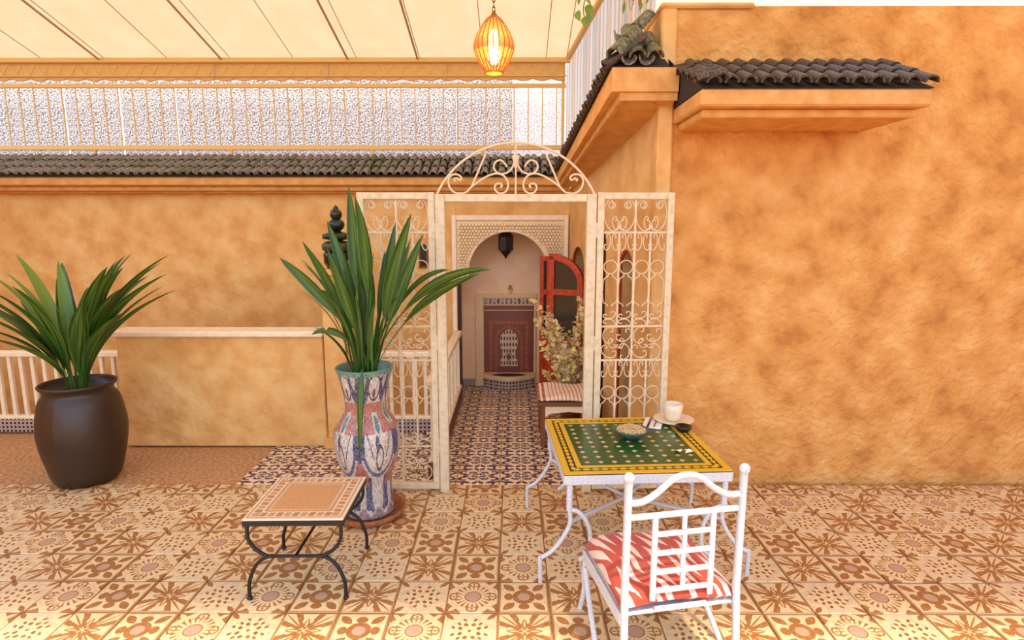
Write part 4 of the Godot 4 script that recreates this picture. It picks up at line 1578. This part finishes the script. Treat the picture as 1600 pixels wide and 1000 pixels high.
	for k in 44:
		var a := rng.randf() * TAU
		var h := rng.randf_range(0.45, 1.22)
		var rad := rng.randf_range(0.10, 0.46) * (1.0 - 0.55 * absf(h - 0.78))
		var tip := Vector3(clampf(cos(a) * rad - 0.05, -0.36, 0.17), h, sin(a) * rad * 0.55 + 0.05)
		tips.append(tip)
		b.tube([Vector3(cos(a) * 0.03, 0.2, sin(a) * 0.03), Vector3(tip.x * 0.4, h * 0.6, tip.z * 0.4), tip], 0.004, 4)
	obj("twigs", b, M.straw, p)
	for tone in 2:
		var mm := MultiMesh.new()
		mm.transform_format = MultiMesh.TRANSFORM_3D
		mm.mesh = M.ovate
		mm.instance_count = 900 if tone == 0 else 480
		for k in mm.instance_count:
			var tip: Vector3 = tips[(k * 7 + tone) % tips.size()]
			var base := Vector3(tip.x * 0.4, tip.y * 0.6, tip.z * 0.4)
			var at := base.lerp(tip, rng.randf_range(0.1, 1.05)) + Vector3(rng.randf_range(-0.02, 0.02), 0, rng.randf_range(-0.02, 0.02))
			mm.set_instance_transform(k, Transform3D(Basis.from_euler(Vector3(rng.randf_range(-1.6, 1.6), rng.randf() * TAU, rng.randf_range(-1.6, 1.6))).scaled(Vector3.ONE * rng.randf_range(0.03, 0.06)), at))
		var mi := MultiMeshInstance3D.new()
		mi.name = numbered("foliage", p)
		mi.multimesh = mm
		mi.material_override = M.pale_leaf if tone == 0 else M.yellow_leaf
		mi.set_meta("kind", "stuff")
		p.add_child(mi, true)

	# white balustrades round the stair well
	balustrade(Vector3(-0.615, 0, -4.25), Vector3(-0.615, 0, -6.40), "white balustrade running along the left side of the tiled passage")
	balustrade(Vector3(-0.66, 0, -5.30), Vector3(-6.1, 0, -5.30), "white balustrade across the stair well behind the left gate leaf")
	# ochre pillar and its finial
	var pi := thing("garden_pillar", "square ochre plaster pillar at far left behind the palm", "pillar", Vector3(-1.49, 0, -5.0))
	b = MB.new()
	b.span(-0.12, 0.12, 0, 1.50, -0.12, 0.12, 0.012)
	obj("shaft", b, M.plaster, pi)
	b = MB.new()
	b.span(-0.14, 0.14, 1.50, 1.555, -0.14, 0.14, 0.012)
	obj("cap", b, M.cornice, pi)
	b = MB.new()
	b.span(-0.15, 0.15, 0, 0.1, -0.15, 0.15, 0.01)
	obj("plinth", b, M.cornice, pi)
	var fi := thing("glazed_finial", "dark green glazed ceramic finial of stacked balls on the ochre pillar", "finial", Vector3(-1.49, 1.555, -5.0))
	b = MB.new()
	b.lathe([Vector2(0, 0), Vector2(0.085, 0), Vector2(0.115, 0.05), Vector2(0.118, 0.12), Vector2(0.10, 0.15), Vector2(0, 0.15)], 20)
	obj("pot", b, M.glaze_black, fi)
	b = MB.new()
	b.lathe([Vector2(0.10, 0.145), Vector2(0.125, 0.155), Vector2(0.128, 0.20), Vector2(0.10, 0.225), Vector2(0.04, 0.235)], 20)
	obj("rim", b, M.glaze_light, fi)
	b = MB.new()
	b.lathe([Vector2(0.04, 0.235), Vector2(0.12, 0.25), Vector2(0.118, 0.285), Vector2(0.05, 0.305), Vector2(0.03, 0.315)], 20)
	obj("dish", b, M.glaze, fi)
	b = MB.new()
	b.ball(Vector3(0, 0.365, 0), Vector3(0.068, 0.055, 0.068), 16, 10)
	b.ball(Vector3(0, 0.45, 0), Vector3(0.05, 0.05, 0.05), 16, 10)
	b.lathe([Vector2(0.02, 0.49), Vector2(0.022, 0.505), Vector2(0, 0.53)], 10)
	obj("balls", b, M.glaze, fi)
	# white capped garden wall beside it
	b = MB.new()
	b.span(-3.4, -1.63, 0, 0.98, -5.08, -4.92, 0.01)
	var lw := obj("low_wall", b, M.plaster)
	tag(lw, "low ochre garden wall with a white coping at far left", "wall")
	b = MB.new()
	b.span(-3.43, -1.62, 0.98, 1.03, -5.12, -4.88, 0.01)
	obj("coping", b, M.white_trim, lw)
	# dark slot window in the back wall
	b = MB.new()
	for q in [[-0.05, -0.032, 0.0, 0.26], [0.032, 0.05, 0.0, 0.26], [-0.05, 0.05, 0.24, 0.26], [-0.05, 0.05, 0.0, 0.02]]:
		b.span(-0.985 + q[0], -0.985 + q[1], 1.46 + q[2], 1.46 + q[3], -6.452, -6.43, 0.003)
	var win := struct("window_1", b, M.brown_wood)
	b = MB.new()
	b.span(-1.017, -0.953, 1.48, 1.70, -6.451, -6.443)
	obj("pane", b, M.dark_glass, win)

func uv_slab(b: MB, x0: float, x1: float, y0: float, y1: float, z: float) -> void:
	var k := 1.0 / 0.59
	b.quad(Vector3(x0, y0, z), Vector3(x1, y0, z), Vector3(x1, y1, z), Vector3(x0, y1, z), Vector2(x0 * k, -y0 * k), Vector2(x1 * k, -y0 * k), Vector2(x1 * k, -y1 * k), Vector2(x0 * k, -y1 * k))
	b.quad(Vector3(x0, y1, z), Vector3(x1, y1, z), Vector3(x1, y1, 0), Vector3(x0, y1, 0))
	b.quad(Vector3(x0, y0, 0), Vector3(x1, y0, 0), Vector3(x1, y0, z), Vector3(x0, y0, z))
	b.quad(Vector3(x0, y0, 0), Vector3(x0, y0, z), Vector3(x0, y1, z), Vector3(x0, y1, 0))
	b.quad(Vector3(x1, y0, z), Vector3(x1, y0, 0), Vector3(x1, y1, 0), Vector3(x1, y1, z))

func balustrade(a: Vector3, c: Vector3, label: String) -> void:
	var dir := (c - a)
	var n := int(dir.length() / (0.105 if absf(dir.x) > 1.0 else 0.27))
	var r := thing("balustrade", label, "railing", a)
	var d := dir.normalized()
	var bs := Basis(d, Vector3.UP, d.cross(Vector3.UP))
	var l := dir.length()
	for y in [[0.75, 0.05, 0.085, "handrail", M.white_trim], [0.145, 0.035, 0.07, "bottom_rail", M.white_trim], [0.065, 0.13, 0.075, "plinth", M.brown_wood if absf(d.z) > 0.5 else M.zellige_front]]:
		var b := MB.new()
		b.box(bs * Vector3(l / 2, y[0], 0), Vector3(l, y[1], y[2]), 0.008, bs)
		obj(y[3], b, y[4], r)
	var sp := MB.new()
	sp.box(Vector3(0, 0.44, 0), Vector3(0.034, 0.57, 0.034), 0.004)
	var m := sp.done()
	for k in n:
		put("spindle", m, M.white_trim, r, Transform3D(bs, bs * Vector3(0.05 + (l - 0.1) * k / (n - 1), 0, 0)))

# ---------------------------------------------------------------- palm in the mosaic vase
func palm() -> void:
	var at := Vector3(-0.965, 0, -3.70)
	var sa := thing("plant_saucer", "round brown wooden saucer under the mosaic vase", "saucer", at)
	var b := MB.new()
	b.lathe([Vector2(0, 0.004), Vector2(0.20, 0.004), Vector2(0.225, 0.02), Vector2(0.235, 0.05), Vector2(0.222, 0.055), Vector2(0.205, 0.03), Vector2(0, 0.028)], 36)
	obj("dish", b, M.terracotta, sa)
	var v := thing("mosaic_vase", "tall vase covered in blue, white and red broken-tile mosaic, holding the palm", "vase", at + Vector3(0, 0.03, 0))
	b = MB.new()
	var pr := [Vector2(0.0, 0.0), Vector2(0.150, 0.0), Vector2(0.158, 0.03), Vector2(0.152, 0.12), Vector2(0.150, 0.22), Vector2(0.158, 0.27), Vector2(0.190, 0.36), Vector2(0.210, 0.45), Vector2(0.212, 0.53), Vector2(0.196, 0.60), Vector2(0.165, 0.655), Vector2(0.138, 0.69), Vector2(0.132, 0.74), Vector2(0.136, 0.80), Vector2(0.150, 0.86), Vector2(0.168, 0.93), Vector2(0.180, 0.965), Vector2(0.183, 0.975)]
	var pts := spline(pr, 3)
	b.lathe(pts, 48)
	obj("body", b, M.vase, v)
	b = MB.new()
	b.lathe([Vector2(0.183, 0.972), Vector2(0.186, 0.982), Vector2(0.178, 0.988), Vector2(0.165, 0.97), Vector2(0.14, 0.88), Vector2(0.0, 0.87)], 48)
	obj("lip", b, M.glaze_rim, v)
	palm_leaves("palm", at + Vector3(0, 0.9, 0), "tall green strap-leaved palm growing from the mosaic vase", 0)
	# a second planter further left, only its soft green mass shows
	var at2 := Vector3(-3.25, 0, -4.25)
	var j := thing("dark_planter", "dark brown glazed planter standing at the far left of the court", "planter", at2)
	b = MB.new()
	b.lathe(spline([Vector2(0, 0), Vector2(0.19, 0), Vector2(0.25, 0.15), Vector2(0.29, 0.4), Vector2(0.26, 0.62), Vector2(0.22, 0.7), Vector2(0.25, 0.75), Vector2(0.235, 0.76), Vector2(0.2, 0.70), Vector2(0, 0.69)], 3), 32)
	obj("body", b, M.glaze_brown, j)
	palm_leaves("palm", at2 + Vector3(0, 0.66, 0), "bushy green palm growing from the dark planter at far left", 1)

func palm_leaves(called: String, at: Vector3, label: String, kind: int) -> void:
	var p := thing(called, label, "plant", at)
	var L := [
		[-1.005, 2.145, -0.958, 1.407, -0.989, 1.721, 0.094], [-0.938, 2.083, -0.887, 1.407, -0.859, 1.721, 0.110],
		[-0.757, 1.933, -0.859, 1.328, -0.840, 1.524, 0.079], [-0.612, 1.984, -0.840, 1.249, -0.781, 1.564, 0.102],
		[-0.553, 1.862, -0.840, 1.210, -0.722, 1.485, 0.094], [-0.659, 1.831, -0.848, 1.210, -0.781, 1.446, 0.059],
		[-0.140, 1.650, -0.820, 1.328, -0.486, 1.662, 0.086], [-0.407, 1.635, -0.820, 1.328, -0.643, 1.623, 0.059],
		[-0.219, 1.611, -0.800, 1.249, -0.565, 1.485, 0.094], [-1.107, 1.780, -0.938, 1.249, -1.017, 1.446, 0.086],
		[-1.036, 1.831, -0.926, 1.249, -0.973, 1.524, 0.071], [-1.194, 1.603, -0.958, 1.249, -1.076, 1.407, 0.086],
		[-1.272, 1.819, -0.958, 1.249, -1.115, 1.564, 0.086], [-1.343, 1.477, -0.977, 1.249, -1.194, 1.524, 0.079],
		[-1.241, 1.249, -0.977, 1.210, -1.115, 1.328, 0.055], [-0.895, 1.701, -0.899, 1.249, -0.887, 1.485, 0.067],
		[-0.824, 1.752, -0.879, 1.249, -0.848, 1.485, 0.059], [-1.390, 1.721, -0.977, 1.289, -1.233, 1.564, 0.079],
		[-1.174, 1.937, -0.950, 1.249, -1.076, 1.642, 0.086]]
	var org := Vector3(-0.965, 0.9, -3.70)
	var i := 0
	if kind == 0:
		for l in L:
			var dz := 0.16 * sin(i * 2.3) + 0.04
			var base := Vector3(rng.randf_range(-0.06, 0.06), 0.0, rng.randf_range(-0.05, 0.06))
			var side := Vector3(1, 0, 0.35 * sin(i * 1.7)).normalized()
			if i in [6, 7, 8]:
				side = Vector3(0.2, 0.75, 0.5).normalized()
			put("leaf", strap(base, Vector3(l[2], l[3], -3.7 + dz * 0.4) - org, Vector3(l[4], l[5], -3.7 + dz * 0.8) - org, Vector3(l[0], l[1], -3.7 + dz) - org, l[6] * 0.88, side, 0.46), M.leaf, p)
			i += 1
		# one short leaf hangs over the rim
		put("leaf", strap(Vector3(0.03, 0.08, 0.08), Vector3(0.035, 0.22, 0.18), Vector3(0.03, 0.12, 0.235), Vector3(0.015, -0.42, 0.255), 0.045, Vector3(1, 0, 0.1), 0.45), M.leaf, p)
		put("leaf", strap(Vector3(-0.10, 0.0, -0.02), Vector3(-0.16, 0.5, -0.1), Vector3(-0.24, 0.75, -0.2), Vector3(-0.04, 0.88, -0.3), 0.03, Vector3(1, 0, 0), 0.2), M.leaf_dry, p)
	var n := 30 if kind == 0 else 44
	for k in n:
		var a := rng.randf() * TAU
		var reach := rng.randf_range(0.18, 0.46) if kind == 0 else rng.randf_range(0.35, 0.85)
		var h := rng.randf_range(0.35, 0.85) if kind == 0 else rng.randf_range(0.55, 1.05)
		var out := Vector3(cos(a), 0, sin(a) * 0.7)
		if kind == 0 and out.x > 0.3:
			reach *= 0.6
		var w := (rng.randf_range(0.015, 0.038) if kind == 0 else rng.randf_range(0.08, 0.13))
		put("leaf", strap(out * 0.06, out * 0.09 + Vector3(0, h * 0.45, 0), out * reach * 0.5 + Vector3(0, h * 0.8, 0), out * reach + Vector3(0, h, 0), w, Vector3(-sin(a), 0.1, cos(a)), 0.22), M.leaf if k % 5 else M.leaf_light, p)

# ---------------------------------------------------------------- tables and chair
func tiled_table() -> void:
	var t := thing("mosaic_table", "white iron table with a green and yellow mosaic top beside the right gate leaf", "table", Vector3(0.69, 0, -3.40), 0.058)
	var hw := 0.455
	var b := MB.new()
	b.box(Vector3(0, 0.585, 0), Vector3(hw * 2, 0.058, hw * 2), 0.006)
	obj("frame", b, M.white_iron, t)
	var top := MB.new()
	top.box(Vector3(0, 0.614, 0), Vector3(hw * 2 - 0.006, 0.010, hw * 2 - 0.006), 0.002)
	var bed := obj("top", top, M.dark_tile, t)
	var y := 0.6195
	var o := hw - 0.003
	for band in [[o, 0.036], [hw - 0.083, 0.028]]:
		for s in 4:
			var bb := MB.new()
			var bs := Basis(Vector3.UP, PI / 2 * s)
			var r: float = band[0]
			var w: float = band[1]
			var i := r - w
			var p := [Vector3(-r, y + 0.001, r), Vector3(r, y + 0.001, r), Vector3(i, y + 0.001, i), Vector3(-i, y + 0.001, i)].map(func(q): return bs * q)
			bb.quad(p[0], p[1], p[2], p[3])
			bb.quad(p[0] + Vector3(0, -0.004, 0), p[1] + Vector3(0, -0.004, 0), p[1], p[0])
			bb.quad(p[3], p[2], p[2] + Vector3(0, -0.004, 0), p[3] + Vector3(0, -0.004, 0))
			obj("yellow_band", bb, M.yellow_tile, bed)
	# lozenges between the bands
	var lz := MB.new()
	lz.prism(PackedVector2Array([Vector2(-0.0245, 0), Vector2(-0.008, -0.012), Vector2(0.008, -0.012), Vector2(0.0245, 0), Vector2(0.008, 0.012), Vector2(-0.008, 0.012)]), -0.002, 0.0015, Transform3D(Basis(Vector3.RIGHT, Vector3(0, 0, -1), Vector3.UP), Vector3.ZERO))
	var lm := lz.done()
	for s in 4:
		for k in 16:
			var bs := Basis(Vector3.UP, PI / 2 * s)
			put("border_piece", lm, M.yellow_tile, bed, Transform3D(bs, bs * Vector3(-0.375 + 0.05 * k, y, hw - 0.061)))
	var gf := MB.new()
	gf.box(Vector3(0, y - 0.001, 0), Vector3(0.686, 0.004, 0.686), 0.001)
	obj("green_field", gf, M.green_tile, bed)
	var st := MB.new()
	var sp := PackedVector2Array()
	for k in 8:
		var r := 0.016 if k % 2 == 0 else 0.0105
		sp.append(Vector2(cos(TAU * k / 8), sin(TAU * k / 8)) * r)
	st.prism(sp, -0.001, 0.0022, Transform3D(Basis(Vector3.RIGHT, Vector3(0, 0, -1), Vector3.UP), Vector3.ZERO))
	var sm := st.done()
	for i in 9:
		for j in 9:
			put("star_piece", sm, M.star_tile if (i * 5 + j * 3) % 4 else M.star_pink, bed, place(Vector3(-0.304 + 0.076 * i, y + 0.001, -0.304 + 0.076 * j)))
	# legs: straight, then a curl out to the foot and a curl in to the crossing
	for sx in [-1.0, 1.0]:
		for sz in [-1.0, 1.0]:
			b = MB.new()
			var c := Vector3(sx * (hw - 0.035), 0, sz * (hw - 0.02))
			var ox := Vector3(sx, 0, 0)
			b.tube([c + Vector3(0, 0.56, 0), c + Vector3(0, 0.41, 0)], 0.017, 8)
			b.tube(spline([c + Vector3(0, 0.42, 0), c + Vector3(0, 0.34, 0) - ox * 0.005, c + Vector3(0, 0.26, 0) + ox * 0.03, c + Vector3(0, 0.18, 0) + ox * 0.09, c + Vector3(0, 0.145, 0) + ox * 0.145, c + Vector3(0, 0.135, 0) + ox * 0.155, c + Vector3(0, 0.0, 0) + ox * 0.152], 5), 0.012, 8)
			b.tube(spline([c + Vector3(0, 0.415, 0), c + Vector3(0, 0.40, 0) - ox * 0.05, c + Vector3(0, 0.34, 0) - ox * 0.095, c + Vector3(0, 0.26, 0) - ox * 0.115, c + Vector3(0, 0.17, 0) - ox * 0.105, c + Vector3(0, 0.12, 0) - ox * 0.06], 5), 0.012, 8)
			obj("leg", b, M.white_iron, t)
	b = MB.new()
	for s in [-1.0, 1.0]:
		b.tube([Vector3(-hw + 0.035, 0.34, s * (hw - 0.02)), Vector3(0, 0.27, 0), Vector3(hw - 0.035, 0.34, -s * (hw - 0.02))], 0.012, 8)
	b.lathe([Vector2(0.0, 0.24), Vector2(0.03, 0.25), Vector2(0.03, 0.29), Vector2(0.0, 0.30)], 14)
	obj("cross_brace", b, M.white_iron, t)

	# what stands on it
	var ty := 0.6225
	var bo := thing("nut_bowl", "small teal bowl heaped with nuts on the green mosaic table", "bowl", Vector3(0.72, ty, -3.46))
	b = MB.new()
	b.lathe([Vector2(0, 0), Vector2(0.045, 0), Vector2(0.05, 0.006), Vector2(0.085, 0.03), Vector2(0.108, 0.056), Vector2(0.104, 0.059), Vector2(0.08, 0.036), Vector2(0.0, 0.02)], 32)
	obj("bowl", b, M.teal, bo)
	b = MB.new()
	for k in 110:
		var a := k * 2.4
		var r := 0.088 * sqrt((k + 0.5) / 110.0)
		var h := 0.05 + 0.03 * (1.0 - r / 0.09) + rng.randf_range(-0.004, 0.006)
		b.ball(Vector3(cos(a) * r, h, sin(a) * r), Vector3(rng.randf_range(0.008, 0.013), 0.008, rng.randf_range(0.008, 0.012)), 6, 4)
	b.lathe([Vector2(0.09, 0.045), Vector2(0.05, 0.058), Vector2(0, 0.068)], 16)
	var nuts := obj("nuts", b, M.nut)
	nuts.position = bo.position
	nuts.set_meta("kind", "stuff")
	tag(nuts, "heap of pale shelled nuts filling the small teal bowl", "nuts")
	var sg := thing("herb_sprig", "small green herb sprig lying behind the nut bowl", "herb", Vector3(0.76, ty + 0.012, -3.62))
	for k in 5:
		put("leaf", M.ovate, M.vine, sg, Transform3D(Basis.from_euler(Vector3(-1.0, k * 1.25, 0)).scaled(Vector3.ONE * 0.05), Vector3(0, 0.0, 0)))
	var sc := thing("cup_saucer", "cream porcelain saucer under the cup at the table's far right", "saucer", Vector3(1.06, ty, -3.76))
	b = MB.new()
	b.lathe([Vector2(0, 0), Vector2(0.07, 0), Vector2(0.075, 0.006), Vector2(0.13, 0.022), Vector2(0.132, 0.026), Vector2(0.125, 0.027), Vector2(0.07, 0.012), Vector2(0, 0.010)], 36)
	obj("plate", b, M.porcelain, sc)
	var cp := thing("coffee_cup", "cream porcelain cup standing on its saucer near the gate leaf", "cup", Vector3(1.055, ty + 0.011, -3.765))
	b = MB.new()
	b.lathe([Vector2(0, 0), Vector2(0.036, 0), Vector2(0.042, 0.006), Vector2(0.054, 0.03), Vector2(0.060, 0.07), Vector2(0.061, 0.115), Vector2(0.057, 0.116), Vector2(0.055, 0.075), Vector2(0.045, 0.02), Vector2(0, 0.012)], 32)
	obj("body", b, M.porcelain, cp)
	b = MB.new()
	b.tube(spline([Vector3(0.045, 0.095, -0.035), Vector3(0.072, 0.098, -0.055), Vector3(0.078, 0.065, -0.06), Vector3(0.062, 0.035, -0.048), Vector3(0.042, 0.028, -0.03)], 5), 0.006, 8)
	obj("handle", b, M.porcelain, cp)
	var np := MB.new()
	np.box(Vector3(0, 0.003, 0), Vector3(0.12, 0.006, 0.20), 0.002)
	np.box(Vector3(0.003, 0.0085, -0.004), Vector3(0.112, 0.005, 0.19), 0.002)
	var nap := obj("napkin", np, M.napkin)
	nap.transform = place(Vector3(0.915, ty, -3.72), -0.35)
	tag(nap, "folded white napkin under the cutlery left of the cup", "napkin")
	var kn := thing("table_knife", "steel table knife lying on the napkin, nearer the nut bowl", "knife", Vector3(0.885, ty + 0.012, -3.70), -0.35)
	b = MB.new()
	b.box(Vector3(0, 0.003, -0.06), Vector3(0.016, 0.003, 0.11), 0.001)
	obj("blade", b, M.steel, kn)
	b = MB.new()
	b.box(Vector3(0, 0.004, 0.055), Vector3(0.014, 0.008, 0.12), 0.003)
	obj("handle", b, M.dark_wood, kn)
	var fk := thing("table_fork", "steel fork lying on the napkin, nearer the cup", "fork", Vector3(0.935, ty + 0.012, -3.725), -0.35)
	b = MB.new()
	b.box(Vector3(0, 0.004, 0.045), Vector3(0.010, 0.005, 0.12), 0.002)
	obj("handle", b, M.steel, fk)
	b = MB.new()
	b.box(Vector3(0, 0.004, -0.03), Vector3(0.022, 0.004, 0.035), 0.001)
	for k in 4:
		b.box(Vector3(-0.009 + 0.006 * k, 0.004, -0.065), Vector3(0.0035, 0.003, 0.04), 0.001)
	obj("tines", b, M.steel, fk)
	var ds := thing("dark_dish", "small dark dish at the far right edge of the mosaic table", "dish", Vector3(1.075, ty, -3.585))
	b = MB.new()
	b.lathe([Vector2(0, 0), Vector2(0.035, 0), Vector2(0.05, 0.02), Vector2(0.052, 0.035), Vector2(0.046, 0.035), Vector2(0.03, 0.01), Vector2(0, 0.008)], 24)
	obj("bowl", b, M.glaze_black, ds)
	for q in [[0.955, -3.22, 0.3, "single white petal lying on the green mosaic, left of two"], [1.035, -3.235, 1.9, "white petal at the right end of the green mosaic"]]:
		var pt := put("petal", M.ovate, M.petal, self, Transform3D(Basis.from_euler(Vector3(-PI / 2 + 0.1, q[2], 0)).scaled(Vector3(0.055, 0.06, 0.05)), Vector3(q[0], ty + 0.004, q[1])))
		tag(pt, q[3], "petal", "petals on the table")

func iron_chair() -> void:
	var c := thing("iron_chair", "white wrought-iron chair with a lattice back in front of the mosaic table", "chair", Vector3(0.452, 0, -2.20), 0.19)
	var W := 0.50
	for x in [0.0, W]:
		var b := MB.new()
		b.tube([Vector3(x - 0.004 * signf(W / 2 - x), 0.0, 0.03), Vector3(x, 0.4, 0.0), Vector3(x, 0.91, 0.005)], 0.0165, 6)
		b.ball(Vector3(x, 0.925, 0.008), Vector3(0.023, 0.023, 0.02), 12, 8)
		b.tube([Vector3(x, 0.925, 0.02), Vector3(x, 0.925, 0.034)], 0.007, 8)
		obj("back_post", b, M.white_iron, c)
	var tr := MB.new()
	tr.tube(spline([Vector3(0.0, 0.815, 0), Vector3(0.06, 0.815, 0), Vector3(0.12, 0.845, 0), Vector3(0.19, 0.90, 0), Vector3(0.25, 0.915, 0), Vector3(0.31, 0.90, 0), Vector3(0.38, 0.845, 0), Vector3(0.44, 0.815, 0), Vector3(W, 0.815, 0)], 5), 0.014, 8)
	obj("crest_rail", tr, M.white_iron, c)
	tr = MB.new()
	tr.box(Vector3(W / 2, 0.752, 0), Vector3(W - 0.02, 0.024, 0.016), 0.004)
	obj("back_rail", tr, M.white_iron, c)
	for x in [0.122, 0.378]:
		tr = MB.new()
		tr.box(Vector3(x, 0.56, 0), Vector3(0.024, 0.37, 0.016), 0.004)
		obj("lattice_post", tr, M.white_iron, c)
	for k in 4:
		tr = MB.new()
		tr.box(Vector3(0.25 + 0.003 * (k % 2), 0.712 - 0.083 * k, 0), Vector3(0.02, 0.064, 0.014), 0.003)
		obj("lattice_bar", tr, M.white_iron, c)
	for k in 5:
		tr = MB.new()
		tr.box(Vector3(0.25, 0.668 - 0.083 * k, 0), Vector3(0.234, 0.021, 0.014), 0.003)
		obj("lattice_rung", tr, M.white_iron, c)
	# seat
	var D := 0.50
	tr = MB.new()
	tr.box(Vector3(W / 2, 0.325, -D / 2), Vector3(W, 0.012, D), 0.003)
	obj("seat", tr, M.white_iron, c)
	for x in [-0.012, W + 0.012]:
		tr = MB.new()
		tr.box(Vector3(x, 0.305, -D / 2), Vector3(0.014, 0.055, D), 0.004)
		obj("seat_rail", tr, M.white_iron, c)
	tr = MB.new()
	tr.box(Vector3(W / 2, 0.305, -D), Vector3(W, 0.05, 0.014), 0.004)
	obj("seat_rail", tr, M.white_iron, c)
	for x in [0.0, W]:
		var s := -1.0 if x == 0.0 else 1.0
		tr = MB.new()
		tr.tube(spline([Vector3(x, 0.31, -D + 0.01), Vector3(x + s * 0.012, 0.22, -D + 0.01), Vector3(x + s * 0.005, 0.12, -D - 0.005), Vector3(x + s * 0.02, 0.0, -D - 0.02)], 5), 0.013, 8)
		obj("front_leg", tr, M.white_iron, c)
		tr = MB.new()
		tr.tube(spline([Vector3(x + s * 0.012, 0.25, -D + 0.03), Vector3(x + s * 0.02, 0.17, -D + 0.1), Vector3(x + s * 0.035, 0.11, -D + 0.2), Vector3(x + s * 0.045, 0.03, -D + 0.3), Vector3(x + s * 0.05, 0.0, -D + 0.33)], 5), 0.013, 8)
		obj("side_stay", tr, M.white_iron, c)
	var cm := cushion_mesh(0.53, 0.53, 0.085, 0.02)
	var cu := put("striped_cushion", cm, M.stripes, self)
	cu.transform = c.transform * Transform3D(Basis.IDENTITY, Vector3(W / 2, 0.331, -D / 2 - 0.01))
	tag(cu, "red cushion with pale wavy stripes on the white iron chair", "cushion")

func side_table() -> void:
	var t := thing("side_table", "low black iron side table with a beige tiled top left of the mosaic vase", "table", Vector3(-1.12, 0, -3.02), 0.02)
	var hw := 0.255
	var b := MB.new()
	b.box(Vector3(0, 0.425, 0), Vector3(hw * 2, 0.03, hw * 2), 0.003)
	obj("frame", b, M.black_iron, t)
	b = MB.new()
	b.box(Vector3(0, 0.444, 0), Vector3(hw * 2, 0.010, hw * 2), 0.003)
	var top := obj("top", b, M.white_tile, t)
	var y := 0.4495
	b = MB.new()
	b.box(Vector3(0, y, 0), Vector3(0.30, 0.004, 0.30), 0.001)
	obj("centre_tile", b, M.beige_tile, top)
	for s in 4:
		var bs := Basis(Vector3.UP, PI / 2 * s)
		for q in [[0.236, 0.008], [0.166, 0.016]]:
			b = MB.new()
			b.box(bs * Vector3(0, y, q[0]), Vector3(q[0] * 2, 0.004, q[1]), 0.001, bs)
			obj("strip", b, M.beige_tile, top)
		var tl := MB.new()
		tl.prism(PackedVector2Array([Vector2(-0.015, -0.017), Vector2(0.012, -0.017), Vector2(0.017, 0.017), Vector2(-0.010, 0.017)]), -0.001, 0.002, Transform3D(Basis(Vector3.RIGHT, Vector3(0, 0, -1), Vector3.UP), Vector3.ZERO))
		var tmm := tl.done()
		for k in 11:
			put("border_tile", tmm, M.beige_tile if k % 2 == 0 else M.tan_tile, top, Transform3D(bs, bs * Vector3(-0.205 + 0.041 * k, y, 0.203)))
	for sx in [-1.0, 1.0]:
		for sz in [-1.0, 1.0]:
			b = MB.new()
			var c := Vector3(sx * (hw - 0.02), 0, sz * (hw - 0.015))
			var ox := Vector3(sx, 0, 0)
			b.tube(spline([c + Vector3(0, 0.42, 0), c + Vector3(0, 0.34, 0), c + Vector3(0, 0.285, 0) - ox * 0.03, c + Vector3(0, 0.25, 0) - ox * 0.075, c + Vector3(0, 0.235, 0) - ox * 0.10], 5), 0.0095, 8)
			b.tube(spline([c + Vector3(0, 0.24, 0) - ox * 0.13, c + Vector3(0, 0.235, 0) - ox * 0.085, c + Vector3(0, 0.19, 0) - ox * 0.03, c + Vector3(0, 0.10, 0) + ox * 0.008, c + Vector3(0, 0.02, 0) + ox * 0.012, c + Vector3(0, 0.0, 0) + ox * 0.012], 5), 0.0095, 8)
			b.ball(c + Vector3(0, 0.01, 0) + ox * 0.012, Vector3(0.015, 0.01, 0.015), 8, 6)
			obj("leg", b, M.black_iron, t)
	b = MB.new()
	for s in [-1.0, 1.0]:
		b.tube([Vector3(-0.11, 0.24, s * (hw - 0.015)), Vector3(0.11, 0.24, s * (hw - 0.015))], 0.008, 8)
	b.tube([Vector3(0, 0.24, -hw + 0.015), Vector3(0, 0.24, hw - 0.015)], 0.008, 8)
	obj("stretcher", b, M.black_iron, t)
